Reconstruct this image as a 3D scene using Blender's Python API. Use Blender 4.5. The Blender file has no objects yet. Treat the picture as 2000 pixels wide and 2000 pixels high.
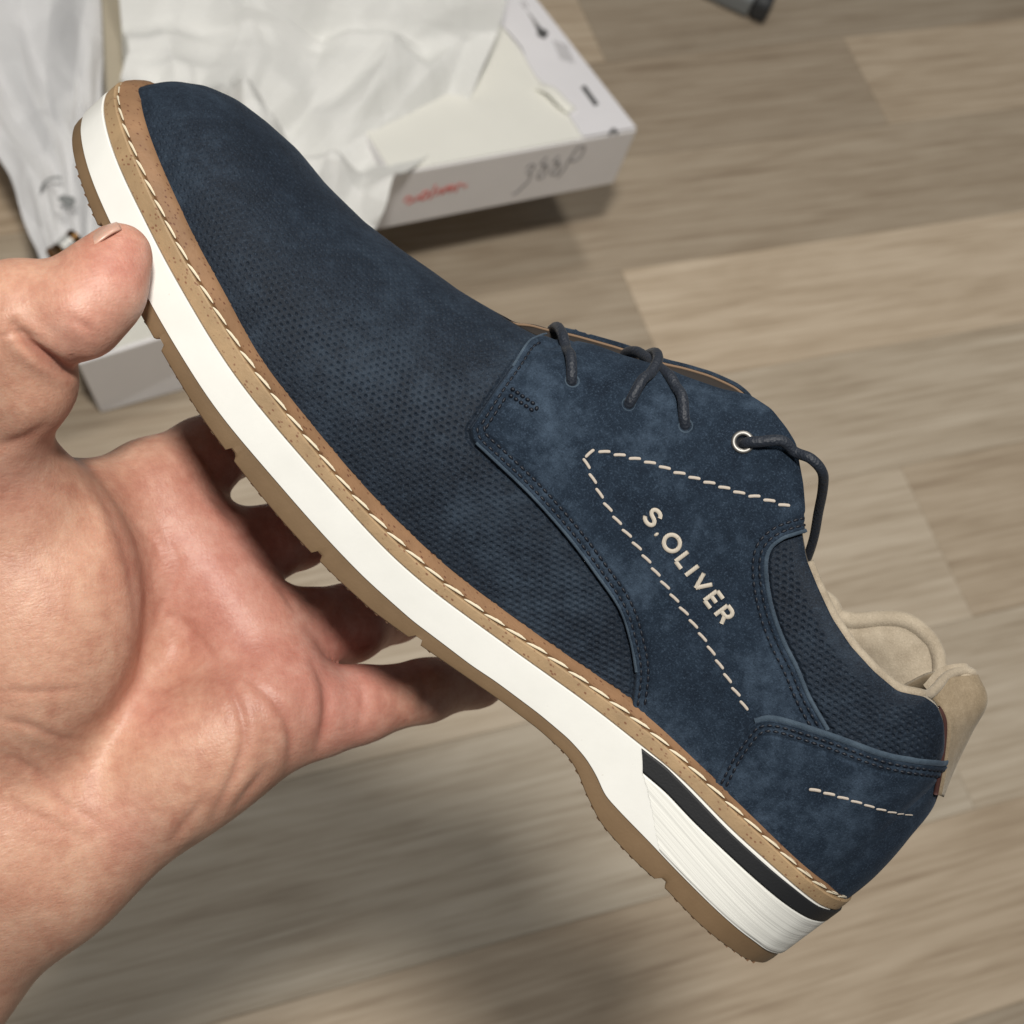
import bpy, bmesh, math, random
import numpy as np
from mathutils import Matrix, Vector

random.seed(7)
RNG = np.random.default_rng(11)
SC = bpy.context.scene
COL = SC.collection

# ------------------------------------------------------------------ camera
F = 3800.0            # focal length in photograph pixels (2000 px wide)
H = 1.15              # camera height above the floor
_v1 = np.array([9650, -1873, 3800.0]); _v1 /= np.linalg.norm(_v1)
_v2 = np.array([-3030, -7900, 3800.0]); _v2 -= _v1 * (_v1 @ _v2); _v2 /= np.linalg.norm(_v2)
_n = np.cross(_v1, _v2)
M = np.array([_v1, _v2, _n])                    # view axes (right, down, forward) -> world
CAM = np.array([0, 0, H])

cam = bpy.data.cameras.new("camera")
cam_o = bpy.data.objects.new("camera", cam); COL.objects.link(cam_o)
mw = Matrix.Identity(4)
for r in range(3):
    mw[r][0] = M[r, 0]; mw[r][1] = -M[r, 1]; mw[r][2] = -M[r, 2]; mw[r][3] = CAM[r]
cam_o.matrix_world = mw
cam.sensor_width = 36; cam.lens = 36 * F / 2000
cam.clip_start = 0.02; cam.clip_end = 50
cam.dof.use_dof = True; cam.dof.focus_distance = 0.50; cam.dof.aperture_fstop = 25
SC.camera = cam_o

# ------------------------------------------------------------------ world + lamps
W = bpy.data.worlds.new("World"); SC.world = W; W.use_nodes = True
bg = W.node_tree.nodes["Background"]
bg.inputs[0].default_value = (0.92, 0.96, 1.0, 1); bg.inputs[1].default_value = 0.105
def lamp(name, loc, target, size, power, col):
    l = bpy.data.lights.new(name, 'AREA'); l.shape = 'DISK'; l.size = size; l.energy = power; l.color = col
    o = bpy.data.objects.new(name, l); COL.objects.link(o)
    o.location = loc
    o.rotation_euler = (Vector(target) - Vector(loc)).to_track_quat('-Z', 'Y').to_euler()
    return o
lamp("ceiling_lamp", (-0.20, -0.08, 2.55), (0.25, 0.35, 0), 0.24, 39, (1.0, 0.955, 0.885))
lamp("ceiling_lamp", (0.70, 1.10, 2.55), (0.3, 0.4, 0), 0.36, 14, (1.0, 0.955, 0.885))
vs = SC.view_settings
vs.view_transform = 'Standard'; vs.look = 'None'; vs.gamma = 1; vs.exposure = 0.13

# ------------------------------------------------------------------ helpers
def ray(px, py): return M @ np.array([(px - 1000) / F, (py - 1000) / F, 1.0])
def at_z(px, py, z):                            # where a sight line meets height z
    r = ray(px, py); t = (z - H) / r[2]; return CAM + r * t
def at_d(px, py, d): return CAM + ray(px, py) * d

def mesh_obj(name, V, Fc, mat, parent=None, smooth=True):
    V = np.asarray(V, dtype=np.float32).reshape(-1, 3)
    me = bpy.data.meshes.new(name)
    if isinstance(Fc, np.ndarray):
        k = Fc.shape[1]; n = len(Fc)
        me.vertices.add(len(V)); me.vertices.foreach_set('co', V.ravel())
        me.loops.add(n * k); me.loops.foreach_set('vertex_index', Fc.astype(np.int32).ravel())
        me.polygons.add(n); me.polygons.foreach_set('loop_start', np.arange(0, n * k, k, dtype=np.int32))
        me.update(calc_edges=True); me.validate()
    else:
        me.from_pydata([tuple(v) for v in V], [], [tuple(int(i) for i in f) for f in Fc]); me.update()
    if smooth: me.polygons.foreach_set('use_smooth', np.ones(len(me.polygons), dtype=bool))
    if mat is not None: me.materials.append(mat)
    o = bpy.data.objects.new(name, me); COL.objects.link(o)
    if parent is not None: o.parent = parent
    return o

def fix_normals(o):
    bm = bmesh.new(); bm.from_mesh(o.data); bmesh.ops.recalc_face_normals(bm, faces=bm.faces)
    bm.to_mesh(o.data); bm.free()

def empty(name, label, cat, group=None, mat=None):
    o = bpy.data.objects.new(name, None); COL.objects.link(o); o.empty_display_size = 0.02
    if mat is not None: o.matrix_world = mat
    o['label'] = label; o['category'] = cat
    if group: o['group'] = group
    return o

def grid_faces(nu, nv, closed_u=False, closed_v=False, off=0):
    U = np.arange(nu if closed_u else nu - 1); Vv = np.arange(nv if closed_v else nv - 1)
    a, b = np.meshgrid(U, Vv, indexing='ij'); a2 = (a + 1) % nu; b2 = (b + 1) % nv
    return np.stack([a * nv + b, a2 * nv + b, a2 * nv + b2, a * nv + b2], -1).reshape(-1, 4) + off

def gauss_smooth(y, s):
    r = int(4 * s) + 1; k = np.exp(-0.5 * (np.arange(-r, r + 1) / s) ** 2); k /= k.sum()
    lo = y[0] + (y[1] - y[0]) * np.arange(-r, 0); hi = y[-1] + (y[-1] - y[-2]) * np.arange(1, r + 1)
    return np.convolve(np.concatenate([lo, y, hi]), k, 'valid')

def smoothstep(a, b, x):
    t = np.clip((np.asarray(x, float) - a) / (b - a), 0, 1); return t * t * (3 - 2 * t)

def resample(P, n=None, step=None):
    P = np.asarray(P, float); d = np.linalg.norm(np.diff(P, axis=0), axis=1)
    s = np.concatenate([[0], np.cumsum(d)])
    if n is None: n = max(2, int(round(s[-1] / step)) + 1)
    q = np.linspace(0, s[-1], n)
    return np.stack([np.interp(q, s, P[:, i]) for i in range(P.shape[1])], -1)

def spline(P, n):                               # Catmull-Rom through points
    P = np.asarray(P, float); Q = np.vstack([2 * P[0] - P[1], P, 2 * P[-1] - P[-2]])
    out = []; m = len(P) - 1
    for q in np.linspace(0, m - 1e-6, n):
        i = int(q); t = q - i; a, b, c, d = Q[i], Q[i + 1], Q[i + 2], Q[i + 3]
        out.append(0.5 * ((2 * b) + (c - a) * t + (2 * a - 5 * b + 4 * c - d) * t * t + (3 * b - a - 3 * c + d) * t ** 3))
    return np.array(out)

def tube(P, R, k=10, cap=True, flat=1.0, nrm=None):
    P = np.asarray(P, float); n = len(P); R = np.broadcast_to(np.asarray(R, float), (n,))
    T = np.gradient(P, axis=0); T /= np.linalg.norm(T, axis=1)[:, None] + 1e-12
    up = np.array([0, 0, 1.0]) if nrm is None else np.asarray(nrm, float)
    if up.ndim == 1:
        if abs(T[0] @ up) > 0.9: up = np.array([0, 1.0, 0])
        N = np.zeros_like(P); u = up - T[0] * (T[0] @ up); u /= np.linalg.norm(u)
        for i in range(n):
            u = u - T[i] * (T[i] @ u); u /= np.linalg.norm(u); N[i] = u
    else:
        N = up - T * (np.sum(up * T, 1)[:, None]); N /= np.linalg.norm(N, axis=1)[:, None] + 1e-12
    B = np.cross(T, N)
    a = np.linspace(0, 2 * np.pi, k, endpoint=False)
    V = P[:, None, :] + R[:, None, None] * (np.cos(a)[None, :, None] * B[:, None, :] + flat * np.sin(a)[None, :, None] * N[:, None, :])
    fc = [tuple(f) for f in grid_faces(n, k, closed_v=True)]
    if cap:
        fc.append(tuple(range(k))[::-1]); fc.append(tuple((n - 1) * k + i for i in range(k)))
    return V.reshape(-1, 3), fc

def join(parts):
    V = []; Fc = []; o = 0
    for v, f in parts:
        V.append(np.asarray(v).reshape(-1, 3)); Fc += [tuple(int(i) + o for i in q) for q in f]; o += len(V[-1])
    return np.vstack(V), Fc

def box_vf(lo, hi):
    x0, y0, z0 = lo; x1, y1, z1 = hi
    V = [(x0, y0, z0), (x1, y0, z0), (x1, y1, z0), (x0, y1, z0), (x0, y0, z1), (x1, y0, z1), (x1, y1, z1), (x0, y1, z1)]
    return np.array(V), [(0, 3, 2, 1), (4, 5, 6, 7), (0, 1, 5, 4), (1, 2, 6, 5), (2, 3, 7, 6), (3, 0, 4, 7)]

def hexa(b4, t4):                               # eight corners: four below, four above
    return np.array(list(b4) + list(t4)), [(0, 3, 2, 1), (4, 5, 6, 7), (0, 1, 5, 4), (1, 2, 6, 5), (2, 3, 7, 6), (3, 0, 4, 7)]

def bevel(o, w, seg=2):
    m = o.modifiers.new("bevel", 'BEVEL'); m.width = w; m.segments = seg; m.limit_method = 'ANGLE'; m.angle_limit = math.radians(35)

# ------------------------------------------------------------------ materials
class NT:
    def __init__(s, name):
        s.m = bpy.data.materials.new(name); s.m.use_nodes = True; s.t = s.m.node_tree
        s.b = s.t.nodes['Principled BSDF']
    def n(s, typ, **kw):
        nd = s.t.nodes.new(typ)
        for k, v in kw.items():
            if k.startswith('i_'):
                key = k[2:]; nd.inputs[int(key) if key.isdigit() else key].default_value = v
            else: setattr(nd, k, v)
        return nd
    def l(s, a, b): s.t.links.new(a, b)
    def coord(s, scale=(1, 1, 1), rot=(0, 0, 0), out='Object'):
        c = s.n('ShaderNodeTexCoord'); mp = s.n('ShaderNodeMapping'); s.l(c.outputs[out], mp.inputs[0])
        mp.inputs['Scale'].default_value = scale; mp.inputs['Rotation'].default_value = rot
        return mp.outputs[0]
    def noise(s, vec, scale, detail=4, rough=0.55, dist=0.0):
        nd = s.n('ShaderNodeTexNoise'); s.l(vec, nd.inputs['Vector'])
        nd.inputs['Scale'].default_value = scale; nd.inputs['Detail'].default_value = detail
        nd.inputs['Roughness'].default_value = rough; nd.inputs['Distortion'].default_value = dist
        return nd.outputs['Fac']
    def ramp(s, fac, stops, interp='LINEAR'):
        r = s.n('ShaderNodeValToRGB'); s.l(fac, r.inputs[0]); r.color_ramp.interpolation = interp
        el = r.color_ramp.elements
        while len(el) < len(stops): el.new(0.5)
        for e, (p, c) in zip(el, stops):
            e.position = p; e.color = (*c, 1) if len(c) == 3 else c
        return r.outputs[0]
    def mix(s, fac, a, b, mode='MIX'):
        nd = s.n('ShaderNodeMix', data_type='RGBA', blend_type=mode)
        for i, v in ((0, fac), (6, a), (7, b)):
            if hasattr(v, 'default_value') or hasattr(v, 'is_linked'): s.l(v, nd.inputs[i])
            else: nd.inputs[i].default_value = v if i == 0 else (*v, 1)
        return nd.outputs[2]
    def math(s, op, a, b=0.0):
        nd = s.n('ShaderNodeMath', operation=op)
        for i, v in ((0, a), (1, b)):
            if hasattr(v, 'is_linked'): s.l(v, nd.inputs[i])
            else: nd.inputs[i].default_value = v
        return nd.outputs[0]
    def bump(s, h, strength, dist, prev=None):
        b = s.n('ShaderNodeBump'); s.l(h, b.inputs['Height']); b.inputs['Strength'].default_value = strength
        b.inputs['Distance'].default_value = dist
        if prev is not None: s.l(prev, b.inputs['Normal'])
        return b.outputs[0]
    def set(s, **kw):
        for k, v in kw.items():
            k = k.replace('_', ' ')
            if hasattr(v, 'is_linked'): s.l(v, s.b.inputs[k])
            else: s.b.inputs[k].default_value = (*v, 1) if isinstance(v, tuple) and len(v) == 3 and 'Radius' not in k else v
        return s

def simple(name, col, rough=0.6, **kw):
    t = NT(name); t.set(Base_Color=col, Roughness=rough, **kw); return t.m

def suede(name, lo, mid, hi, patch=6.0, sheen=0.35, nap=0.5, spk=0.2):
    t = NT(name); v = t.coord()
    big = t.noise(v, 38, 5, 0.6, 0.6); fine = t.noise(v, 1900, 2, 0.7); med = t.noise(v, 260, 4, 0.65)
    f = t.math('ADD', t.math('MULTIPLY', big, 0.62), t.math('MULTIPLY', med, 0.38))
    c = t.ramp(f, [(0.35, lo), (0.49, mid), (0.66, hi)])
    spark = t.ramp(fine, [(0.52, (0, 0, 0)), (0.72, (1, 1, 1))]); dark = t.ramp(t.noise(v, 2400, 2, 0.6), [(0.30, (1, 1, 1)), (0.48, (0, 0, 0))])
    c = t.mix(t.math('MULTIPLY', spark, spk), c, tuple(x * 1.5 for x in hi)); c = t.mix(t.math('MULTIPLY', dark, spk), c, tuple(x * 0.45 for x in lo))
    n = t.bump(fine, nap, 0.00035); n = t.bump(med, 0.25, 0.0005, n)
    t.set(Base_Color=c, Roughness=0.92, Normal=n)
    t.b.inputs['Specular IOR Level'].default_value = 0.10
    t.b.inputs['Sheen Weight'].default_value = sheen; t.b.inputs['Sheen Roughness'].default_value = 0.45
    t.b.inputs['Sheen Tint'].default_value = (0.55, 0.68, 0.9, 1)
    return t.m

MAT = {}
MAT['suede'] = suede("navy_suede", (0.0084, 0.0136, 0.0228), (0.0150, 0.0245, 0.0395), (0.044, 0.066, 0.098), sheen=0.06, spk=0.40)
MAT['vamp'] = suede("navy_perforated_leather", (0.0066, 0.0106, 0.0178), (0.0104, 0.0166, 0.0272), (0.024, 0.037, 0.056), sheen=0.06, spk=0.55)
_b = MAT['vamp'].node_tree.nodes['Principled BSDF']; _b.inputs['Specular IOR Level'].default_value = 0.17; _b.inputs['Roughness'].default_value = 0.64
MAT['suede_edge'] = suede("navy_suede_cut_edge", (0.030, 0.044, 0.062), (0.044, 0.064, 0.088), (0.075, 0.105, 0.138), sheen=0.15)
MAT['tongue'] = suede("tongue_leather", (0.008, 0.012, 0.02), (0.014, 0.022, 0.034), (0.025, 0.036, 0.055), sheen=0.1)
MAT['beige'] = suede("beige_lining_suede", (0.26, 0.215, 0.158), (0.345, 0.292, 0.222), (0.44, 0.38, 0.295), sheen=0.2)
MAT['beige'].node_tree.nodes['Principled BSDF'].inputs['Sheen Tint'].default_value = (1, .95, .85, 1)
MAT['tab'] = suede("taupe_tab_suede", (0.19, 0.145, 0.092), (0.25, 0.195, 0.13), (0.33, 0.265, 0.185), sheen=0.15)
MAT['tab'].node_tree.nodes['Principled BSDF'].inputs['Sheen Tint'].default_value = (1, .95, .85, 1)

def m_rand(name, base, dark):
    t = NT(name); v = t.coord()
    vo = t.n('ShaderNodeTexVoronoi'); vo.inputs['Scale'].default_value = 900; t.l(t.coord(scale=(0.6, 1, 1)), vo.inputs['Vector'])
    sp = t.ramp(vo.outputs['Distance'], [(0.16, (1, 1, 1)), (0.30, (0, 0, 0))])
    gate = t.ramp(t.noise(v, 420, 3, 0.6), [(0.42, (0, 0, 0)), (0.50, (1, 1, 1))])
    mk = t.math('MULTIPLY', sp, gate)
    c = t.ramp(t.noise(v, 90, 4), [(0.3, tuple(x * 0.82 for x in base)), (0.7, tuple(min(1, x * 1.15) for x in base))])
    c = t.mix(t.math('MULTIPLY', mk, 0.8), c, dark)
    t.set(Base_Color=c, Roughness=0.55, Normal=t.bump(t.noise(v, 900, 3), 0.25, 0.0004))
    return t.m
MAT['welt'] = m_rand("tan_speckled_welt", (0.36, 0.245, 0.135), (0.16, 0.055, 0.028))
MAT['rand'] = m_rand("brown_leather_rand", (0.26, 0.145, 0.075), (0.10, 0.032, 0.017))

t = NT("white_rubber"); v = t.coord(); c = t.ramp(t.noise(v, 60, 5), [(0.3, (0.77, 0.77, 0.735)), (0.7, (0.82, 0.82, 0.785))])
sp = t.ramp(t.noise(v, 700, 2, 0.5), [(0.74, (0, 0, 0)), (0.80, (1, 1, 1))])
c = t.mix(t.math('MULTIPLY', sp, 0.25), c, (0.45, 0.40, 0.33))
t.set(Base_Color=c, Roughness=0.42, Normal=t.bump(t.noise(v, 240, 3), 0.06, 0.0006)); MAT['white'] = t.m
t.b.inputs['Subsurface Weight'].default_value = 0.0

t = NT("white_striated_rubber"); v = t.coord(scale=(9, 9, 620), rot=(0, 0.10, 0)); nz = t.noise(v, 1.0, 3, 0.55, 0.15)
t.set(Base_Color=(0.80, 0.80, 0.755), Roughness=0.45, Normal=t.bump(nz, 0.42, 0.0010)); MAT['striated'] = t.m

t = NT("gum_rubber"); v = t.coord(); c = t.ramp(t.noise(v, 55, 5), [(0.3, (0.165, 0.105, 0.055)), (0.7, (0.215, 0.14, 0.076))])  # gum browns darkened to carry the shade on the down-facing sole edge
t.set(Base_Color=c, Roughness=0.5, Normal=t.bump(t.noise(v, 1200, 2), 0.12, 0.0003)); MAT['gum'] = t.m
MAT['tread'] = simple("dark_gum_tread", (0.15, 0.08, 0.04), 0.6)
t = NT("black_foam"); v = t.coord(); t.set(Base_Color=(0.012, 0.013, 0.015), Roughness=0.62, Normal=t.bump(t.noise(v, 1400, 2), 0.2, 0.0003)); MAT['black'] = t.m

def m_thread(name, col, sc=2600, st=0.6, sheen=0.2):
    t = NT(name); v = t.coord(scale=(1, 1, 1))
    wv = t.n('ShaderNodeTexWave'); wv.inputs['Scale'].default_value = 3.2; wv.inputs['Distortion'].default_value = 0.6
    t.l(t.coord(scale=(1.6, 0.6, 0.6), rot=(0, 0, 0.5)), wv.inputs['Vector'])
    c = t.ramp(wv.outputs['Fac'], [(0.15, tuple(x * 0.78 for x in col)), (0.6, col)])
    t.set(Base_Color=c, Roughness=0.6, Normal=t.bump(wv.outputs['Fac'], 0.35, 0.0002))
    t.b.inputs['Sheen Weight'].default_value = sheen
    return t.m
MAT['cream'] = m_thread("cream_welt_thread", (0.80, 0.71, 0.53))
MAT['ecru'] = m_thread("ecru_thread", (0.53, 0.465, 0.395))
t = NT("embroidery_thread"); wv = t.n('ShaderNodeTexWave'); wv.inputs['Scale'].default_value = 900; t.l(t.coord(rot=(0, 0.6, 0)), wv.inputs['Vector'])
t.set(Base_Color=(0.50, 0.45, 0.375), Roughness=0.55, Normal=t.bump(wv.outputs['Fac'], 0.4, 0.0002)); MAT['embroidery'] = t.m
MAT['navy_thread'] = simple("navy_thread", (0.006, 0.0085, 0.015), 0.5, Specular_IOR_Level=0.35)
t = NT("waxed_navy_lace"); v = t.coord(); wv = t.n('ShaderNodeTexVoronoi'); wv.inputs['Scale'].default_value = 1300; t.l(v, wv.inputs['Vector'])
t.set(Base_Color=(0.0115, 0.0165, 0.0270), Roughness=0.6, Normal=t.bump(wv.outputs['Distance'], 0.5, 0.0004)); MAT['lace'] = t.m
t.b.inputs['Sheen Weight'].default_value = 0.04
MAT['silver'] = simple("nickel", (0.20, 0.195, 0.185), 0.42, Metallic=0.75)
MAT['steel'] = simple("bright_steel", (0.75, 0.75, 0.72), 0.45, Metallic=0.6)
MAT['brass'] = simple("dark_brass", (0.20, 0.11, 0.045), 0.3, Metallic=1.0)
MAT['hole_shade'] = simple("hole_shade_black", (0.006, 0.007, 0.009), 0.9)
MAT['raw'] = simple("raw_tan_edge", (0.036, 0.029, 0.025), 0.9)

# ------------------------------------------------------------------ floor of planks
floor_rows = [(-0.25, -0.11), (-0.11, 0.02), (0.02, 0.14), (0.14, 0.271), (0.271, 0.407), (0.407, 0.538), (0.538, 0.643), (0.643, 0.749), (0.749, 0.855),
              (0.855, 0.954), (0.954, 1.055), (1.055, 1.16), (1.16, 1.27), (1.27, 1.4)]
joints = {0: [-.3, .45, 1.1], 1: [0.1, .8, 1.4], 2: [-.2, 0.712, 1.3], 3: [-.05, 1.0], 4: [-.4, .74, 1.5], 5: [0.02, 0.808, 1.5], 6: [.30, 1.12], 7: [-.1, 0.654, 1.25],
          8: [.25, 1.2], 9: [.3, 0.950, 1.6], 10: [.05, .72, 1.35], 11: [.4, 1.02], 12: [.1, .8, 1.4], 13: [.3, 1.1]}
tone = {(5, 1): 1.08, (5, 2): .94, (7, 1): .84, (7, 2): 1.14, (9, 1): .70, (9, 2): .92, (8, 1): .80, (6, 1): 1.04, (4, 1): .98, (4, 2): 1.02, (3, 1): .88, (2, 1): .72, (2, 2): 1.05, (10, 1): .92, (10, 2): .68}
t = NT("vinyl_oak")
oi = t.n('ShaderNodeObjectInfo'); tc = t.n('ShaderNodeTexCoord')
mp = t.n('ShaderNodeMapping'); t.l(tc.outputs['Object'], mp.inputs[0]); mp.inputs['Scale'].default_value = (3.6, 120, 1)
comb = t.n('ShaderNodeCombineXYZ'); t.l(t.math('MULTIPLY', oi.outputs['Random'], 40.0), comb.inputs[0]); t.l(t.math('MULTIPLY', oi.outputs['Random'], 17.0), comb.inputs[1])
va = t.n('ShaderNodeVectorMath', operation='ADD'); t.l(mp.outputs[0], va.inputs[0]); t.l(comb.outputs[0], va.inputs[1])
g1 = t.noise(va.outputs[0], 1.0, 6, 0.62, 0.9)
mp2 = t.n('ShaderNodeMapping'); t.l(tc.outputs['Object'], mp2.inputs[0]); mp2.inputs['Scale'].default_value = (4.5, 24, 1)
va2 = t.n('ShaderNodeVectorMath', operation='ADD'); t.l(mp2.outputs[0], va2.inputs[0]); t.l(comb.outputs[0], va2.inputs[1])
g2 = t.noise(va2.outputs[0], 1.0, 4, 0.55, 1.6)
mp3 = t.n('ShaderNodeMapping'); t.l(tc.outputs['Object'], mp3.inputs[0]); mp3.inputs['Scale'].default_value = (13, 330, 1)
va3 = t.n('ShaderNodeVectorMath', operation='ADD'); t.l(mp3.outputs[0], va3.inputs[0]); t.l(comb.outputs[0], va3.inputs[1])
g3 = t.noise(va3.outputs[0], 1.0, 3, 0.6, 0.2)
gs = t.math('ADD', t.math('ADD', t.math('MULTIPLY', g1, 0.34), t.math('MULTIPLY', g2, 0.26)), t.math('MULTIPLY', g3, 0.40))
c = t.ramp(gs, [(0.34, (0.280, 0.215, 0.152)), (0.45, (0.390, 0.315, 0.230)), (0.52, (0.450, 0.372, 0.280)), (0.66, (0.545, 0.465, 0.362))])
c = t.mix(1.0, c, oi.outputs['Color'], 'MULTIPLY')
t.set(Base_Color=c, Roughness=0.55, Normal=t.bump(g3, 0.12, 0.0008)); t.b.inputs['Specular IOR Level'].default_value = 0.3
MAT['oak'] = t.m
fl_v, fl_f = box_vf((-1.2, -0.9, -0.03), (2.6, 2.3, -0.004))
floor = mesh_obj("floor", fl_v, fl_f, simple("floor_base", (0.13, 0.10, 0.07), 0.8), None, False)
floor['kind'] = 'structure'
for ri, (y0, y1) in enumerate(floor_rows):
    js = [-0.9] + joints[ri] + [2.2]
    for k in range(len(js) - 1):
        x0, x1 = js[k], js[k + 1]; g = 0.0001
        b = 0.0004
        V = np.array([(x0 + g, y0 + g, -0.004), (x1 - g, y0 + g, -0.004), (x1 - g, y1 - g, -0.004), (x0 + g, y1 - g, -0.004),
             (x0 + g, y0 + g, -b), (x1 - g, y0 + g, -b), (x1 - g, y1 - g, -b), (x0 + g, y1 - g, -b),
             (x0 + g + b, y0 + g + b, 0), (x1 - g - b, y0 + g + b, 0), (x1 - g - b, y1 - g - b, 0), (x0 + g + b, y1 - g - b, 0)])
        Fc = [(0, 3, 2, 1), (8, 9, 10, 11)]
        for a in (0, 4):
            for i in range(4): Fc.append((a + i, a + (i + 1) % 4, a + 4 + (i + 1) % 4, a + 4 + i))
        o = mesh_obj("plank", V, Fc, MAT['oak'], floor, False)
        tn = tone.get((ri, k), random.uniform(0.80, 1.06)); w = random.uniform(-0.045, 0.045)
        o.color = (tn * (1 + w), tn, tn * (1 - w), 1)

# ------------------------------------------------------------------ shoe frame and traced outlines
OPX, OD, ALPHA = (870, 1010), 0.54, math.radians(13)
xs0 = np.array([0.645, 0.764, 0]); xs0 /= np.linalg.norm(xs0)
zs0 = np.array([xs0[1], -xs0[0], 0]); ys0 = np.array([0, 0, 1.0])
XS = xs0; YS = ys0 * math.cos(ALPHA) + zs0 * math.sin(ALPHA); ZS = zs0 * math.cos(ALPHA) - ys0 * math.sin(ALPHA)
BS = np.array([XS, YS, ZS])
OC = np.array([(OPX[0] - 1000) / F, (OPX[1] - 1000) / F, 1.0]) * OD
L0 = BS @ (-OC)                                  # the eye in shoe coordinates
def to_plane(P, y):                              # sight lines met with the plane at shoe depth y
    P = np.asarray(P, float).reshape(-1, 2)
    rd = np.stack([(P[:, 0] - 1000) / F, (P[:, 1] - 1000) / F, np.ones(len(P))], -1) @ BS.T
    t = (y - L0[1]) / rd[:, 1]
    return L0[None, :] + rd * t[:, None]
shoe_m = Matrix.Identity(4)
_R = M @ BS.T; _T = CAM + M @ OC
for r in range(3):
    for c_ in range(3): shoe_m[r][c_] = _R[r, c_]
    shoe_m[r][3] = _T[r]

X0, X1 = -0.1488, 0.1520; LS = X1 - X0
_t = [0, .004, .012, .03, .06, .1, .15, .2, .26, .32, .4, .5, .6, .7, .8, .88, .93, .965, .985, .996, 1]
_wn = [0, 9, 15.5, 23.5, 31, 37.5, 43, 46.5, 49, 49.5, 47.5, 43, 38.5, 35.5, 34.5, 33, 29.5, 23, 15.5, 8, 0]
_wf = [0, 9, 15.5, 23.5, 31.5, 38.5, 44, 47, 48, 46.5, 42, 36, 33, 32.5, 33.5, 32.5, 29, 22.5, 15.5, 8, 0]
def _dense(tab):
    q_ = spline(np.column_stack([_t, tab]), 1200); return np.maximum.accumulate(q_[:, 0]), np.maximum(q_[:, 1], 0)
_WD = {id(_wn): _dense(_wn), id(_wf): _dense(_wf)}
def wtab(x, tab, x0=X0, x1=X1): return np.interp((x - x0) / (x1 - x0), *_WD[id(tab)]) / 1000
def wn(x): return wtab(x, _wn)
def wf(x): return wtab(x, _wf)
def trace(P, yfun, it=25):
    P = np.asarray(P, float); y = np.full(len(P), -0.03)
    for _ in range(it):
        q = to_plane(P, y); y = 0.5 * y + 0.5 * yfun(q[:, 0])
    return to_plane(P, y)

XD = np.linspace(X0 - 0.004, X1 + 0.004, 1500)
def zcurve(P, inset=0.0, sm=2.0, lo=None, hi=None):
    q = trace(P, lambda x: -np.maximum(wn(x) - inset, 0.004))
    q = q[np.argsort(q[:, 0])]
    m = np.ones(len(q), bool)
    if lo is not None: m &= q[:, 0] > lo
    if hi is not None: m &= q[:, 0] < hi
    q = q[m]; z = np.interp(XD, q[:, 0], q[:, 2])
    sl = (q[2, 2] - q[0, 2]) / (q[2, 0] - q[0, 0]); i = XD < q[0, 0]; z[i] = q[0, 2] + sl * (XD[i] - q[0, 0])
    sl = (q[-1, 2] - q[-3, 2]) / (q[-1, 0] - q[-3, 0]); i = XD > q[-1, 0]; z[i] = q[-1, 2] + sl * (XD[i] - q[-1, 0])
    a = gauss_smooth(z, sm / 0.205); b = gauss_smooth(z, 8 / 0.205); k = smoothstep(0.018, -0.012, XD)
    return a * (1 - k) + b * k
P_bot = [(143, 300), (152, 337), (168, 384), (188, 431), (228, 522), (266, 598), (292, 645), (312, 676), (326, 704), (357, 755), (386, 806), (409, 838), (446, 882), (471, 920), (514, 974), (558, 1025), (600, 1072),
         (652, 1126), (700, 1168), (723, 1190), (799, 1245), (879, 1300), (973, 1365), (1053, 1425), (1107, 1474), (1127, 1503), (1143, 1546), (1171, 1604), (1198, 1637), (1245, 1686), (1300, 1735), (1365, 1803), (1427, 1852), (1456, 1872)]
P_wb = [(158, 261), (163, 308), (181, 362), (203, 409), (217, 440), (250, 508), (281, 571), (312, 630), (357, 700), (395, 766), (449, 838), (504, 900), (580, 989), (649, 1067), (700, 1121), (803, 1212), (919, 1300), (966, 1331),
        (1053, 1396), (1111, 1445), (1143, 1481), (1165, 1517), (1180, 1554), (1216, 1593), (1270, 1648), (1300, 1680), (1354, 1735), (1427, 1804), (1474, 1840), (1500, 1858)]
P_wt = [(203, 235), (214, 286), (235, 337), (261, 388), (290, 446), (319, 507), (362, 580), (402, 650), (435, 704), (486, 773), (543, 842), (616, 925), (688, 1005), (745, 1071), (832, 1147), (926, 1216), (1042, 1300),
        (1125, 1358), (1216, 1427), (1252, 1459), (1300, 1492), (1354, 1543), (1420, 1615), (1492, 1677), (1554, 1731), (1600, 1769)]
P_st = [(237, 232), (250, 275), (272, 322), (297, 377), (322, 431), (348, 482), (384, 543), (417, 598), (447, 650), (475, 693), (514, 748), (565, 813), (616, 875), (701, 984), (767, 1049), (846, 1122), (933, 1191), (1009, 1241), (1096, 1298),
        (1136, 1329), (1212, 1383), (1300, 1452), (1354, 1503), (1412, 1561), (1474, 1615), (1536, 1673), (1601, 1731)]
P_fe = [(266, 210), (283, 261), (308, 322), (337, 384), (373, 457), (409, 522), (453, 598), (475, 645), (507, 701), (565, 773), (623, 846), (700, 936), (752, 995), (839, 1078), (926, 1151), (1035, 1230), (1136, 1300),
        (1194, 1340), (1259, 1383), (1300, 1419), (1347, 1467), (1398, 1517), (1427, 1539), (1496, 1608), (1554, 1670), (1600, 1710)]
zb_ = zcurve(P_bot, 0.001, 1.6); zw_ = zcurve(P_wb, 0.0, 1.6); zm_ = zcurve(P_wt, 0.0, 6.0); zs_ = zcurve(P_st, 0.0012, 6.0); zf_ = zcurve(P_fe, 0.0055, 6.0)
ip = lambda tab: (lambda x: np.interp(x, XD, tab))
ZB, ZW, ZM, ZST, ZF = ip(zb_), ip(zw_), ip(zm_), ip(zs_), ip(zf_)

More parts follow.
